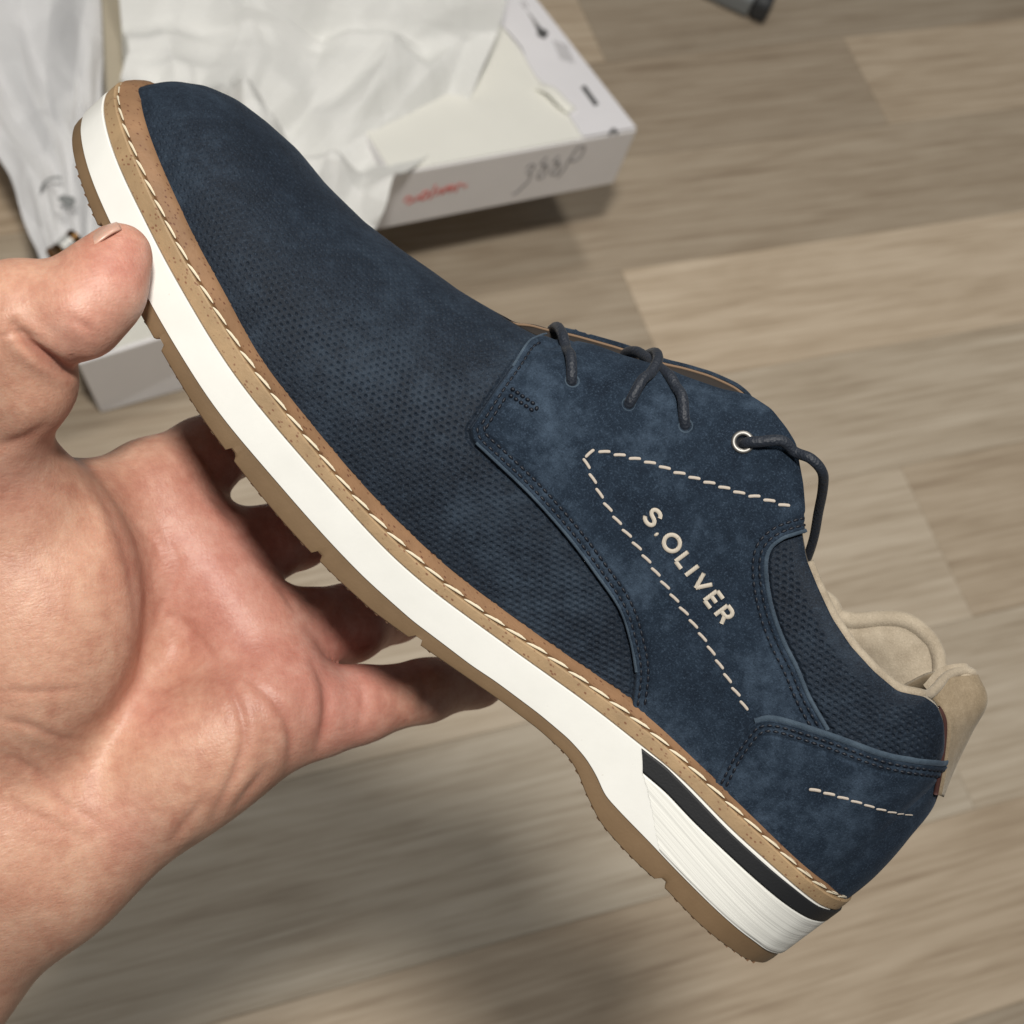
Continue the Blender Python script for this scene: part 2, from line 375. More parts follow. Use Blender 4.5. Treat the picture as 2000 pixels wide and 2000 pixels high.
shoe = empty("shoe", "navy suede lace-up shoe with white midsole and tan welt, held by the hand", "shoe", None, shoe_m)

NS = 620
sx = X0 + LS * (1 - np.cos(np.linspace(0, np.pi, NS + 1))) / 2
out_n = np.stack([sx, -wn(sx)], -1); out_f = np.stack([sx, wf(sx)], -1)
OUT = np.vstack([out_n, out_f[1:-1][::-1]])       # closed outline, near side toe->heel then far side back
for _ in range(3): OUT = 0.25 * np.roll(OUT, 1, 0) + 0.5 * OUT + 0.25 * np.roll(OUT, -1, 0)
_tan = np.roll(OUT, -1, 0) - np.roll(OUT, 1, 0); _tan /= np.linalg.norm(_tan, axis=1)[:, None]
NRM = np.stack([_tan[:, 1], -_tan[:, 0]], -1)     # outward for this winding
if np.mean(np.sum(NRM * (OUT - OUT.mean(0)), 1)) < 0: NRM = -NRM
NO = len(OUT)
def ring(inset, zfun, dz=0.0):
    p = OUT - NRM * inset; x = OUT[:, 0]; return np.column_stack([p, zfun(x) + dz])
def sole_layer(name, rings, mat):
    V = np.vstack(rings); nr = len(rings)
    fc = grid_faces(nr, NO, closed_v=True)
    n = NS
    i = np.arange(1, n - 1); near = i; far = NO - i
    cap = lambda base: np.stack([base + near, base + near + 1, base + far - 1, base + far], -1)
    ends = lambda base: [(base + 0, base + 1, base + NO - 1), (base + n - 1, base + n, base + n + 1)]
    allf = np.vstack([fc, cap(0)[:, ::-1], cap((nr - 1) * NO)])
    o = mesh_obj(name, V, allf, mat, shoe)
    fix_normals(o); o.data.set_sharp_from_angle(angle=math.radians(28))
    return o
notches = [to_plane([p], -0.045)[0][0] for p in ((191, 436), (313, 672), (450, 892), (617, 1088), (812, 1253), (1298, 1742))]
def ZBn(x):
    z = ZB(x)
    for c_ in notches: z = z + 0.0015 * (smoothstep(0.0015, 0.0011, np.abs(x - c_)))
    return z
sole_layer("outsole", [ring(0.0030, ZBn, 0.0002), ring(0.0007, ZBn), ring(0.0004, ZBn, 0.0003), ring(0.0002, lambda x: 0.6 * ZB(x) + 0.4 * ZW(x)), ring(0.0003, ZW, -0.0001), ring(0.0008, ZW, 0.0001)], MAT['gum'])
sole_layer("midsole", [ring(0.002, ZW, 0.0002), ring(0.0001, ZW, 0.0001), ring(-0.0002, ZW, 0.0003), ring(-0.0002, lambda x: 0.75 * ZW(x) + 0.25 * ZM(x)), ring(-0.0001, lambda x: 0.5 * ZW(x) + 0.5 * ZM(x)), ring(-0.0001, lambda x: 0.2 * ZW(x) + 0.8 * ZM(x)), ring(0.0, ZM, -0.0003), ring(0.0003, ZM, -0.0001), ring(0.002, ZM)], MAT['white'])
welt = sole_layer("welt", [ring(0.003, ZM, 0.0001), ring(0.0005, ZM, 0.0001), ring(0.0002, ZM, 0.0004), ring(0.0002, lambda x: 0.5 * ZM(x) + 0.5 * ZST(x)), ring(0.0003, ZST, -0.0007), ring(0.0007, ZST, -0.00035), ring(0.0018, ZST, -0.0003), ring(0.003, ZST, -0.0002)], MAT['welt'])
sole_layer("rand", [ring(0.0022, ZST, -0.0006), ring(0.0013, ZST, 0.0001), ring(0.0010, ZST, 0.0007), ring(0.0018, lambda x: 0.6 * ZST(x) + 0.4 * ZF(x)), ring(0.0034, lambda x: 0.2 * ZST(x) + 0.8 * ZF(x)), ring(0.0046, ZF, 0.0001), ring(0.0056, ZF, 0.0003), ring(0.007, ZF, -0.001), ring(0.010, ZF, -0.002)], MAT['rand'])

# tread lugs under the edge
parts = []
arc = np.concatenate([[0], np.cumsum(np.linalg.norm(np.diff(out_n, axis=0), axis=1))])
for s in np.arange(0.035, arc[-1] - 0.02, 0.0033):
    x = np.interp(s, arc, out_n[:, 0])
    if 0.030 < x < 0.062 or min(abs(x - c_) for c_ in notches) < 0.0035: continue
    for side in (0, 1):
        w = wn(x) if side == 0 else wf(x); sg = -1 if side == 0 else 1
        w1 = w - 0.0011; w0 = w - 0.008; dx = 0.0006
        a, b = sorted((sg * w0, sg * w1))
        z = float(ZB(x)); hgt = 0.0002 + 0.0002 * random.random()
        v, f = box_vf((x - dx, a, z - hgt), (x + dx, b, z + 0.0005)); parts.append((v, f))
V, Fc = join(parts); o = mesh_obj("tread", V, Fc, MAT['tread'], shoe, False); o['kind'] = 'stuff'

# bands around the heel: black foam stripe and striated heel block
P_bt = [(1250, 1459), (1300, 1496), (1354, 1551), (1420, 1620), (1492, 1686), (1554, 1737), (1590, 1765)]
P_bb = [(1252, 1506), (1300, 1546), (1354, 1604), (1420, 1666), (1492, 1731), (1540, 1769)]
ZBT = ip(zcurve(P_bt, 0, 2)); ZBB = ip(zcurve(P_bb, 0, 2))
def heel_band(name, zlo, zhi, p_lo, p_hi, proud, mat, nv=9):
    xl = trace([p_lo], lambda x: -wn(x))[0][0]; xh = trace([p_hi], lambda x: -wn(x))[0][0]
    rows = []
    for k in range(nv):
        f = k / (nv - 1); xstart = xl + (xh - xl) * f
        i0 = int(np.searchsorted(sx, xstart)); idx = np.arange(i0, NO - i0 + 1)
        P = OUT[idx] + NRM[idx] * proud
        q = resample(P, 400)
        z = zlo(q[:, 0]) * (1 - f) + zhi(q[:, 0]) * f
        rows.append(np.column_stack([q, z]))
    V = np.vstack(rows); fc = grid_faces(nv, 400)
    ins = []
    for k in (0, nv - 1):                        # returns that close the band against the midsole
        r_ = rows[k].copy(); c_ = np.array([0.1, 0.0]); d = r_[:, :2] - c_; d /= np.linalg.norm(d, axis=1)[:, None]
        r_[:, :2] -= d * (proud + 0.0012); ins.append(r_)
    V = np.vstack([V] + ins)
    n0 = nv * 400; a = np.arange(399)
    f1 = np.stack([a, a + 1, n0 + a + 1, n0 + a], -1); b = (nv - 1) * 400 + a
    f2 = np.stack([b, n0 + 400 + a, n0 + 401 + a, b + 1], -1)
    o = mesh_obj(name, V, np.vstack([fc, f1, f2]), mat, shoe); fix_normals(o); return o
heel_band("heel_stripe", ZBB, ZBT, (1253, 1508), (1249, 1462), 0.00035, MAT['black'])
heel_band("heel_block", lambda x: ZW(x) + 0.0007, lambda x: ZBB(x) - 0.0002, (1284, 1660), (1253, 1510), 0.00028, MAT['striated'], 24)

# welt stitches
unit_v, unit_f = [], []
prof = [(-0.5, 0.10), (-0.42, 0.55), (-0.2, 0.95), (0.05, 1.0), (0.28, 0.85), (0.44, 0.45), (0.5, 0.10)]
blunt_v = []
for (px_, r_), (pb_, rb_) in zip(prof, [(-0.5, .40), (-0.46, .82), (-0.36, 1.0), (0.0, 1.0), (0.36, 1.0), (0.46, .82), (0.5, .40)]):
    for k in range(8):
        a = 2 * math.pi * k / 8; unit_v.append((px_, 0.5 * r_ * math.cos(a), 0.5 * r_ * math.sin(a)))
        blunt_v.append((pb_, 0.5 * rb_ * math.cos(a), 0.5 * rb_ * math.sin(a)))
unit_f = [tuple(f) for f in grid_faces(len(prof), 8, closed_v=True)] + [tuple(range(8))[::-1], tuple(48 + i for i in range(8))]
def unit_mesh(name, mat, bend=0.0, vs_=None):
    me = bpy.data.meshes.new(name)
    me.from_pydata([(x, y + bend * (0.25 - x * x) * 2, z) for x, y, z in (vs_ or unit_v)], [], unit_f); me.update()
    me.polygons.foreach_set('use_smooth', np.ones(len(me.polygons), dtype=bool)); me.materials.append(mat); return me
def place_stitch(me, p0, p1, nrm, width, height, parent, tilt=0.0, name="stitch"):
    p0 = np.asarray(p0); p1 = np.asarray(p1); c = (p0 + p1) / 2; t = p1 - p0; L = np.linalg.norm(t); t = t / L
    n = nrm - t * (nrm @ t); n = n / np.linalg.norm(n); b = np.cross(n, t)
    if tilt: t, b = t * math.cos(tilt) + b * math.sin(tilt), b * math.cos(tilt) - t * math.sin(tilt)
    m = Matrix.Identity(4)
    for r in range(3):
        m[r][0] = t[r] * L; m[r][1] = b[r] * width; m[r][2] = n[r] * height; m[r][3] = c[r]
    o = bpy.data.objects.new(name, me); COL.objects.link(o); o.parent = parent; o.matrix_local = m
    return o
me_w = unit_mesh("welt_stitch", MAT['cream'], 0.55)
q = np.column_stack([OUT - NRM * 0.0011, ZST(OUT[:, 0]) + 0.0001])[: NO]
full = resample(np.vstack([q[3:], q[:3]]), step=0.0001)
pitch = 66
for i in range(0, len(full) - pitch, pitch):
    a, b = full[i], full[i + 60]
    mid = (a + b) / 2; j = np.argmin(np.sum((OUT - mid[:2]) ** 2, 1)); n = np.array([NRM[j][0], NRM[j][1], 0.35]); n /= np.linalg.norm(n)
    jit = random.uniform(-0.0001, 0.0001)
    up = np.array([0, 0, 1.0])
    place_stitch(me_w, a - up * 0.0003 + n * 0.0001, b + up * 0.0003 + n * 0.0001, n, 0.00080, 0.00045, welt, random.uniform(-.03, .03))

# ------------------------------------------------------------------ upper
U0, U1 = -0.1452, 0.1490
def ytop(x):
    a = np.interp(x, [-.2, -0.034, -0.024, -0.006, 0.010, 0.028, 0.047, 0.065, 0.081, 0.10, 0.116, 0.126, 0.131, 0.1345, 0.1365, 0.2],
                  [0, 0, .004, .0085, .0105, .013, .0185, .0235, .0265, .0275, .0255, .0205, .0155, .0095, .0, 0])
    return a
def ytopf(x): return ytop(x) * 1.0
def wu(x, side):
    tab = _wn if side < 0 else _wf
    return np.maximum(wtab(x, tab, U0, U1) * 1.0 - 0.0048 * smoothstep(0, 0.35, np.minimum((x - U0), (U1 - x)) / 0.03), 0)
P_top = [(264, 186), (283, 180), (308, 167), (348, 159), (399, 167), (453, 192), (507, 232), (565, 286), (616, 348), (700, 431), (781, 489), (890, 565), (999, 630), (1046, 655),
         (1067, 660), (1093, 671), (1125, 672), (1165, 681), (1216, 701), (1300, 724), (1336, 740), (1409, 766), (1463, 777), (1503, 802), (1532, 838), (1550, 867), (1555, 900), (1563, 940), (1568, 990), (1566, 1041),
         (1575, 1092), (1597, 1146), (1626, 1208), (1662, 1262), (1709, 1313), (1753, 1350), (1785, 1357), (1806, 1360), (1830, 1378), (1843, 1410), (1845, 1445), (1838, 1500), (1832, 1548), (1811, 1560), (1789, 1586), (1753, 1637), (1709, 1680)]
qt = trace(P_top, lambda x: -ytop(x), 60)
XU = np.linspace(U0, U1, 1500)
order = np.argsort(qt[:, 0]); zt_ = np.interp(XU, qt[order, 0], qt[order, 2])
P_topf = [(999, 628), (1013, 633), (1035, 631), (1067, 641), (1125, 653), (1216, 679), (1300, 709), (1336, 716), (1390, 732), (1438, 754), (1463, 774)]
P_topf2 = [(1633, 1208), (1684, 1213), (1735, 1204), (1775, 1212), (1807, 1237), (1833, 1273)]
qf = trace(P_topf, lambda x: ytopf(x), 60); qf2 = trace(P_topf2, lambda x: ytopf(x), 60)
qff = np.vstack([qf, qf2]); qff = qff[np.argsort(qff[:, 0])]
ztf_ = zt_.copy(); m = (XU > -0.03) & (XU < 0.134)
ztf_[m] = np.interp(XU[m], np.r_[-0.03, qff[:, 0], 0.134], np.r_[np.interp(-0.03, XU, zt_), qff[:, 2], np.interp(0.134, XU, zt_)])
mid_ = (XU > 0.03) & (XU < 0.085)
blend = smoothstep(0.03, 0.045, XU) * (1 - smoothstep(0.075, 0.09, XU))
ztf_ = ztf_ * (1 - blend) + (zt_ - 0.0135) * blend
zt_ = gauss_smooth(zt_, 4); ztf_ = gauss_smooth(ztf_, 6)
ZT = lambda x: np.interp(x, XU, zt_); ZTF = lambda x: np.interp(x, XU, ztf_)
def eexp(x): return np.interp(x, [-.15, -.09, -.03, .02, .06, .10, .135, .15], [0.92, 0.98, 1.06, 1.05, 0.9, 0.82, 0.80, 0.85])
def ZFu(x): return ZF(x) - 0.0018
def Ysurf(x, z, side=-1):
    zt = ZT(x) if side < 0 else ZTF(x); zf = ZFu(x); e = eexp(x); yt = ytop(x); w = wu(x, side)
    h = np.clip((z - zf) / np.maximum(zt - zf, 1e-4), 0, 0.9999)
    th = np.arcsin(np.clip(h ** (1 / e), 0, 1)); return yt + np.maximum(w - yt, 0) * np.cos(th) ** e
def surf(x, z, off=0.0):
    x = np.asarray(x, float); z = np.asarray(z, float); e_ = 0.0006
    Y = Ysurf(x, z); Yx = (Ysurf(x + e_, z) - Ysurf(x - e_, z)) / (2 * e_); Yz = (Ysurf(x, z + e_) - Ysurf(x, z - e_)) / (2 * e_)
    n = np.stack([-Yx, -np.ones_like(Yx), -Yz], -1); n /= np.linalg.norm(n, axis=-1, keepdims=True)
    return np.stack([x, -Y, z], -1) + n * off, n
def on_upper(P, off=0.0):                         # sight lines met with the near side of the upper
    P = np.asarray(P, float); y = np.full(len(P), -0.03)
    for _ in range(60):
        q_ = to_plane(P, y - off * 0.9); zc = np.clip(q_[:, 2], ZFu(q_[:, 0]), ZT(q_[:, 0]) - 1e-5)
        y = 0.6 * y + 0.4 * (-Ysurf(q_[:, 0], zc))
    q_ = to_plane(P, y - off * 0.9); zc = np.clip(q_[:, 2], ZFu(q_[:, 0]), ZT(q_[:, 0]) - 1e-5)
    return surf(q_[:, 0], zc, off)

def poly_sd(px_, pz_, poly):
    d2 = np.full(px_.shape, 1e9); ins = np.zeros(px_.shape, bool); n = len(poly)
    for i in range(n):
        a = poly[i]; b = poly[(i + 1) % n]; e = b - a
        wx = px_ - a[0]; wz = pz_ - a[1]; tt = np.clip((wx * e[0] + wz * e[1]) / (e @ e + 1e-18), 0, 1)
        d2 = np.minimum(d2, (wx - e[0] * tt) ** 2 + (wz - e[1] * tt) ** 2)
        c1 = (a[1] <= pz_) != (b[1] <= pz_)
        with np.errstate(divide='ignore', invalid='ignore'):
            xi = a[0] + (pz_ - a[1]) * e[0] / (e[1] if abs(e[1]) > 1e-12 else 1e-12)
        ins ^= c1 & (px_ < xi)
    d = np.sqrt(d2); return np.where(ins, d, -d)

q_front = [(1120, 640), (1089, 655), (1067, 658), (1046, 665), (1028, 677), (999, 720), (966, 767), (937, 810), (919, 838), (926, 864), (962, 897), (1035, 966), (1107, 1046), (1165, 1122), (1209, 1187), (1230, 1249), (1241, 1310), (1234, 1380)]
q_collar = [(1572, 1035), (1546, 1044), (1525, 1052), (1503, 1070), (1494, 1096), (1496, 1139), (1507, 1193), (1528, 1251), (1554, 1303), (1579, 1362), (1615, 1425)]
hc_front = [(1396, 1525), (1425, 1470), (1456, 1427), (1474, 1409), (1503, 1403), (1546, 1412), (1626, 1438), (1717, 1470), (1771, 1481), (1838, 1488)]
xz = lambda P: on_upper(P)[0][:, [0, 2]]
Lq, Lc, Lh = xz(spline(q_front[:9], 40).tolist() + spline(q_front[8:], 60).tolist()), xz(spline(q_collar, 60)), xz(spline(hc_front, 70))
top_x = np.linspace(Lc[0, 0], Lq[0, 0], 60)
quarter_poly = np.vstack([Lq, [(Lq[-1, 0], Lq[-1, 1] - 0.02), (0.135, -0.03), (0.135, Lc[-1, 1] - 0.004), ], Lc[::-1], [(Lc[0, 0], 0.2), (Lq[0, 0] - 0.002, 0.2)]])
heel_poly = np.vstack([Lh, [(0.17, Lh[-1, 1]), (0.17, -0.06), (Lh[0, 0] + 0.004, Lh[0, 1] - 0.02)]])

holes_px = [(1115, 749), (1226, 794), (1338, 836), (1449, 867)]
hole_p, hole_n = on_upper(holes_px, 0.0012)

ndx = 0.00024
ux = np.concatenate([U0 + np.array([0, .00004, .00012, .00025]), np.arange(U0 + 0.0004, U1 - 0.0004, ndx), U1 - np.array([.0004, .0002, .00008, 0])])
NU = len(ux); NVS = 400
def upper_side(side):
    th = np.linspace(0, 1, NVS); th = (th * np.pi / 2)
    Xg = np.repeat(ux[:, None], NVS, 1); e = eexp(ux)[:, None]
    zt = (ZT(ux) if side < 0 else ZTF(ux))[:, None]; zf = np.minimum(ZFu(ux)[:, None], zt)
    yt = ytop(ux)[:, None]; w = np.maximum(wu(ux, side)[:, None], yt)
    cs = np.clip(np.cos(th)[None, :], 0, 1); cs[:, -1] = 0
    Yg = yt + (w - yt) * cs ** e; Zg = zf + (zt - zf) * np.sin(th)[None, :] ** e
    P = np.stack([Xg, side * Yg, Zg], -1)
    # re-space each section evenly along its length
    d = np.linalg.norm(np.diff(P, axis=1), axis=2); s = np.concatenate([np.zeros((NU, 1)), np.cumsum(d, 1)], 1)
    for i in range(NU):
        if s[i, -1] < 1e-6: continue
        qq = np.linspace(0, s[i, -1], NVS)
        for k in (1, 2): P[i, :, k] = np.interp(qq, s[i], P[i, :, k])
    S = np.linspace(0, 1, NVS)[None, :] * s[:, -1:]
    gu = np.gradient(P, axis=0); gv = np.gradient(P, axis=1); N = np.cross(gu, gv)
    N /= np.linalg.norm(N, axis=2, keepdims=True) + 1e-12
    if side < 0: N = -N
    if np.mean(N[..., 1]) * side < 0: N = -N
    zn = P[..., 2]
    if side > 0:                                  # the far side uses the same seams, scaled to its own height
        f = (zn - zf) / np.maximum(zt - zf, 1e-4); ztn = np.maximum(ZT(ux)[:, None], zf); zn = zf + f * (ztn - zf)
    sq = poly_sd(Xg, zn, quarter_poly); sh = poly_sd(Xg, zn, heel_poly)
    hm = 1 - smoothstep(0.0, 0.0006, sh)
    disp = 0.0013 * smoothstep(-0.0002, 0.0004, sq) * (1 - smoothstep(0.0, 0.0006, sh)) + 0.0019 * smoothstep(-0.0002, 0.0005, sh)
    disp += hm * 0.00025 * np.exp(-((sq - 0.0009) / 0.0006) ** 2) * (sq > -0.001) - hm * 0.0007 * np.exp(-((sq + 0.0007) / 0.0005) ** 2)
    # stitched grooves that run inside the panel edges
    for dd in (0.0018, 0.0036):
        disp -= hm * 0.00032 * np.exp(-((sq - dd) / 0.00045) ** 2)
        disp -= 0.00032 * np.exp(-((sh - dd - 0.0004) / 0.00045) ** 2)
    # pressed perforations in staggered rows
    pu, pv = 0.00196, 0.00160
    zrow = S if True else zn
    a = Xg * 0.985 + S * 0.17; b = S * 0.985 - Xg * 0.17
    row = np.floor(b / pv); fb = (b / pv - row - 0.5) * pv; fa = ((a / pu + 0.5 * (row % 2)) % 1 - 0.5) * pu
    fa = fa + 0.00010 * np.sin(row * 2.7 + Xg * 300); fb = fb + 0.00008 * np.sin(Xg * 900 + row)
    rr = np.sqrt((fa / 1.25) ** 2 + fb ** 2) / (1 + 0.30 * smoothstep(0.02, 0.04, Xg) + 0.22 * smoothstep(-0.06, 0.0, Xg) * smoothstep(0.045, 0.02, S))
    dim = 1 - smoothstep(0.00014, 0.00042, rr)
    open_band = S[:, -1:] - S
    msk = smoothstep(0.0004, -0.0006, sq) * smoothstep(0.0004, -0.0006, sh)
    rim = np.where(ux[:, None] > 0.02, smoothstep(0.004, 0.0055, open_band), 1.0)
    toe = smoothstep(0.0, 0.02, Xg - U0)
    flank = 0.5 + 0.5 * smoothstep(-0.11, -0.02, Xg) * (1 - 0.6 * smoothstep(0.045, 0.075, S) * smoothstep(0.02, -0.02, Xg))
    wob = 0.55 + 0.45 * np.sin(Xg * 210 + 3 * np.sin(S * 170)) * np.sin(S * 190 + 2 * np.sin(Xg * 130))
    disp -= 0.00060 * (0.45 + 0.55 * wob) * dim * msk * rim * toe * flank
    # soft flex and hand-made unevenness
    disp += 0.00025 * np.sin(Xg * 120 + 40 * S) * np.sin(S * 150 + 1.0 + Xg * 60) * 0.6
    if side < 0:
        for hp in hole_p[:3]:
            r2 = np.sum((P - hp) ** 2, 2); disp -= 0.0024 * np.exp(-r2 / 0.0019 ** 2) - 0.0008 * np.exp(-r2 / 0.0042 ** 2)
        r2 = np.sqrt(np.sum((P - hole_p[3]) ** 2, 2)); disp -= 0.0026 * (1 - smoothstep(0.0014, 0.0022, r2))
    endf = smoothstep(0, 0.0012, Xg - U0) * smoothstep(0, 0.0012, U1 - Xg)
    closed = (ytop(ux) == 0)
    disp = disp * np.where(closed[:, None], 1.0, smoothstep(0, 0.0016, open_band))
    P2 = P + N * (disp * endf)[..., None]
    return P2, N, sq, sh, closed
Pn, Nn, sqn, shn, closed = upper_side(-1)
Pf, Nf, sqf, shf, _ = upper_side(1)
avg = 0.5 * (Pn[:, -1] + Pf[:, -1])
Pn[closed, -1] = avg[closed]; Pf[closed, -1] = avg[closed]
ALLV = np.vstack([Pn.reshape(-1, 3), Pf.reshape(-1, 3)])
idn = np.arange(NU * NVS).reshape(NU, NVS); idf = idn + NU * NVS
def quads(idx): return np.stack([idx[:-1, :-1], idx[1:, :-1], idx[1:, 1:], idx[:-1, 1:]], -1).reshape(-1, 4)
def cell(a): return 0.25 * (a[:-1, :-1] + a[1:, :-1] + a[1:, 1:] + a[:-1, 1:]).ravel()
iu = np.unique(np.r_[np.arange(0, NU, 3), NU - 1]); iv = np.unique(np.r_[np.arange(0, NVS, 3), NVS - 1])
qn, qf_ = quads(idn), quads(idf[np.ix_(iu, iv)])[:, ::-1]
xcn = cell(np.repeat(ux[:, None], NVS, 1)); lown = cell(np.repeat(np.linspace(0, 1, NVS)[None, :], NU, 0)) < 0.40
xcf = cell(np.repeat(ux[iu][:, None], len(iv), 1)); lowf = cell(np.repeat(np.linspace(0, 1, NVS)[iv][None, :], len(iu), 0)) < 0.40
def classify(sq, sh, xc, low):
    c = np.zeros(len(xc), int); q_ = cell(sq) > -0.00005; h_ = cell(sh) > -0.00005
    c[q_] = 1; c[(~q_) & (xc > 0.03)] = 2; c[(c == 2) & low] = 0; c[h_] = 3; return c
cn, cf = classify(sqn, shn, xcn, lown), classify(sqf[np.ix_(iu, iv)], shf[np.ix_(iu, iv)], xcf, lowf)
def part_from(name, faces, mat):
    u, inv = np.unique(faces, return_inverse=True)
    return mesh_obj(name, ALLV[u], inv.reshape(faces.shape), mat, shoe)
vamp = part_from("vamp", np.vstack([qn[cn == 0], qf_[cf == 0]]), MAT['vamp'])
quarter = part_from("quarter_panel", qn[cn == 1], MAT['suede']); quarter['label'] = "near smooth suede quarter with embroidered lettering"
quarter_b = part_from("quarter_panel", qf_[cf == 1], MAT['suede'])
collar = part_from("collar_panel", qn[cn == 2], MAT['vamp']); part_from("collar_panel", qf_[cf == 2], MAT['vamp'])
counter = part_from("heel_counter", np.vstack([qn[cn == 3], qf_[cf == 3]]), MAT['suede'])

# inner faces: lining inside the collar, thickness of the facings
def inner_shell(name, side, xa, xb, mat, thick, depth, lift=0.0):
    xs_ = np.linspace(xa, xb, 160); nv = 26; rows = []
    zt = ZT(xs_) if side < 0 else ZTF(xs_); yt = ytop(xs_)
    for k in range(nv):
        f = k / (nv - 1); z = zt - f * np.minimum(depth, zt - ZFu(xs_) - 0.004)
        y = np.maximum(np.maximum(Ysurf(xs_, z, side) - thick - 0.0025 * math.sin(math.pi * min(1, f * 2.5)) * (name == "lining"), 0.0002) if name == "lining" else yt - thick + 0 * z, 0.0002)
        rows.append(np.stack([xs_, side * y, z + lift * (f == 0)], -1))
    top = np.stack([xs_, side * yt, zt - 0.0002], -1)
    V = np.vstack([top] + rows); return mesh_obj(name, V, grid_faces(nv + 1, 160), mat, shoe)
for side in (-1, 1):
    inner_shell("lining", side, 0.040, 0.1362, MAT['beige'], 0.0036, 0.050)
    inner_shell("facing_lining", side, -0.0335, 0.034, MAT['raw'], 0.0016, 0.004)
xs_ = np.linspace(-0.030, 0.030, 60)
V, Fc = tube(np.stack([xs_, ytopf(xs_) - 0.0014, ZTF(xs_) - 0.0004], -1), 0.0004, 6); mesh_obj("facing_edge", V, Fc, simple("raw_tan_edge_line", (0.20, 0.13, 0.08), 0.85), shoe)
# insole
xs_ = np.linspace(0.0, 0.14, 60); wv_ = np.linspace(-1, 1, 20)
V = np.array([[(x, s * max(min(wu(np.array([x]), -1)[0], wu(np.array([x]), 1)[0]) - 0.003, 0.0002), float(ZF(x)) + 0.004) for s in wv_] for x in xs_])
mesh_obj("insole", V, grid_faces(60, 20), MAT['beige'], shoe)
# tongue
xs_ = np.linspace(-0.040, 0.040, 70); us = np.linspace(-1, 1, 24)
V = np.array([[(x, u * (0.013 + 0.004 * smoothstep(-0.04, 0.04, x)), min(float(ZT(x)), float(ZTF(x))) - 0.0030 - 0.004 * u * u - 0.004 * smoothstep(0.024, 0.04, x)) for u in us] for x in xs_])
o = mesh_obj("tongue", V, grid_faces(70, 24), MAT['tongue'], shoe); md = o.modifiers.new("thick", 'SOLIDIFY'); md.thickness = 0.002

# collar rims and heel tab
def rim_path(side, xa, xb, n=120):
    x = np.linspace(xa, xb, n); z = ZT(x) if side < 0 else ZTF(x)
    return np.stack([x, side * (ytop(x) - 0.0020), z + 0.0001], -1)
near_rim = rim_path(-1, 0.070, 0.1165)
tabtop = [(to_plane([p], y)[0]) for p, y in (((1812, 1357), -.0190), ((1831, 1341), -.0140), ((1849, 1321), -.0090), ((1874, 1311), -.0042), ((1900, 1315), 0.0))]
tabtop_f = [np.array([tabtop[-1][0] - 0.0012, 0.0070, tabtop[-1][2] - 0.0040])]
far_rim = rim_path(1, 0.074, 0.1310)[::-1]
rp = np.vstack([near_rim[::8], tabtop, tabtop_f, far_rim[::8]])
rp = spline(rp, 260)
rad = np.interp(np.arange(260), [0, 40, 95, 120, 150, 175, 220, 259], [.0014, .0015, .0015, .0013, .0013, .0022, .0028, .0028])
V, Fc = tube(rp, rad, 12); mesh_obj("collar_rim", V, Fc, MAT['beige'], shoe)

colE = [((1829, 1550), -.0110), ((1839, 1495), -.0130), ((1846, 1430), -.0145), ((1841, 1395), -.0155), ((1815, 1360), -.0165)]
colM = [((1832, 1550), -.0060), ((1849, 1500), -.0070), ((1868, 1440), -.0080), ((1883, 1385), -.0085), ((1850, 1323), -.0090)]
colC = [((1834, 1550), 0.0), ((1857, 1492), 0.0), ((1891, 1422), 0.0), ((1919, 1366), 0.0), ((1901, 1317), 0.0)]
cols = [spline([to_plane([p], y)[0] for p, y in c_], 40) for c_ in (colE, colM, colC)]
left = np.stack(cols, 0); right = left[::-1][1:].copy(); right[..., 1] *= -1
right[..., 2] -= np.array([0.5, 1.0])[:, None] * 0.0090 * np.linspace(0, 1, 40)[None, :] ** 3
ctrl = np.vstack([left, right]); nu = 41
surfV = np.stack([spline(ctrl[:, k], nu) for k in range(40)], 1)
surfV[..., 0] += 0.0004
tab = mesh_obj("heel_tab", surfV.reshape(-1, 3), grid_faces(nu, 40), MAT['tab'], shoe); md = tab.modifiers.new("thick", 'SOLIDIFY'); md.thickness = 0.0022; md.offset = 0
ci = ctrl.copy(); ci[..., 0] -= 0.0028; ci[..., 1] *= 0.84; ci[..., 2] += 0.0004
kk = np.linspace(0, 1, 40)                       # on the far side the lining runs on forward into the collar
for r_, x_, y_, dz_ in ((3, 0.1235, 0.0185, 0.0045), (4, 0.1080, 0.0300, 0.0060)):
    ztop = float(ZTF(x_)) - dz_; zl = ci[2, 0, 2]
    ci[r_] = np.stack([x_ + 0 * kk + 0.004 * (1 - kk), y_ + 0.004 * (1 - kk), zl + (ztop - zl) * kk], -1)
innV = np.stack([spline(ci[:, k], nu) for k in range(40)], 1)
mesh_obj("lining", innV.reshape(-1, 3), grid_faces(nu, 40), MAT['beige'], shoe)
# dark piping where the tab meets the blue upper
pp = cols[0].copy(); pp[:, 0] -= 0.0003; pp[:, 1] -= 0.0009
V, Fc = tube(pp[:34], 0.0007, 8); mesh_obj("piping", V, Fc, simple("oxblood_piping", (0.05, 0.016, 0.012), 0.7), shoe)
me_t = unit_mesh("tab_stitch", MAT['ecru'])
for i in range(20, 36, 3):
    place_stitch(me_t, surfV[4, i], surfV[4, i + 2], np.array([.5, -.85, .1]), 0.0007, 0.0007, tab)

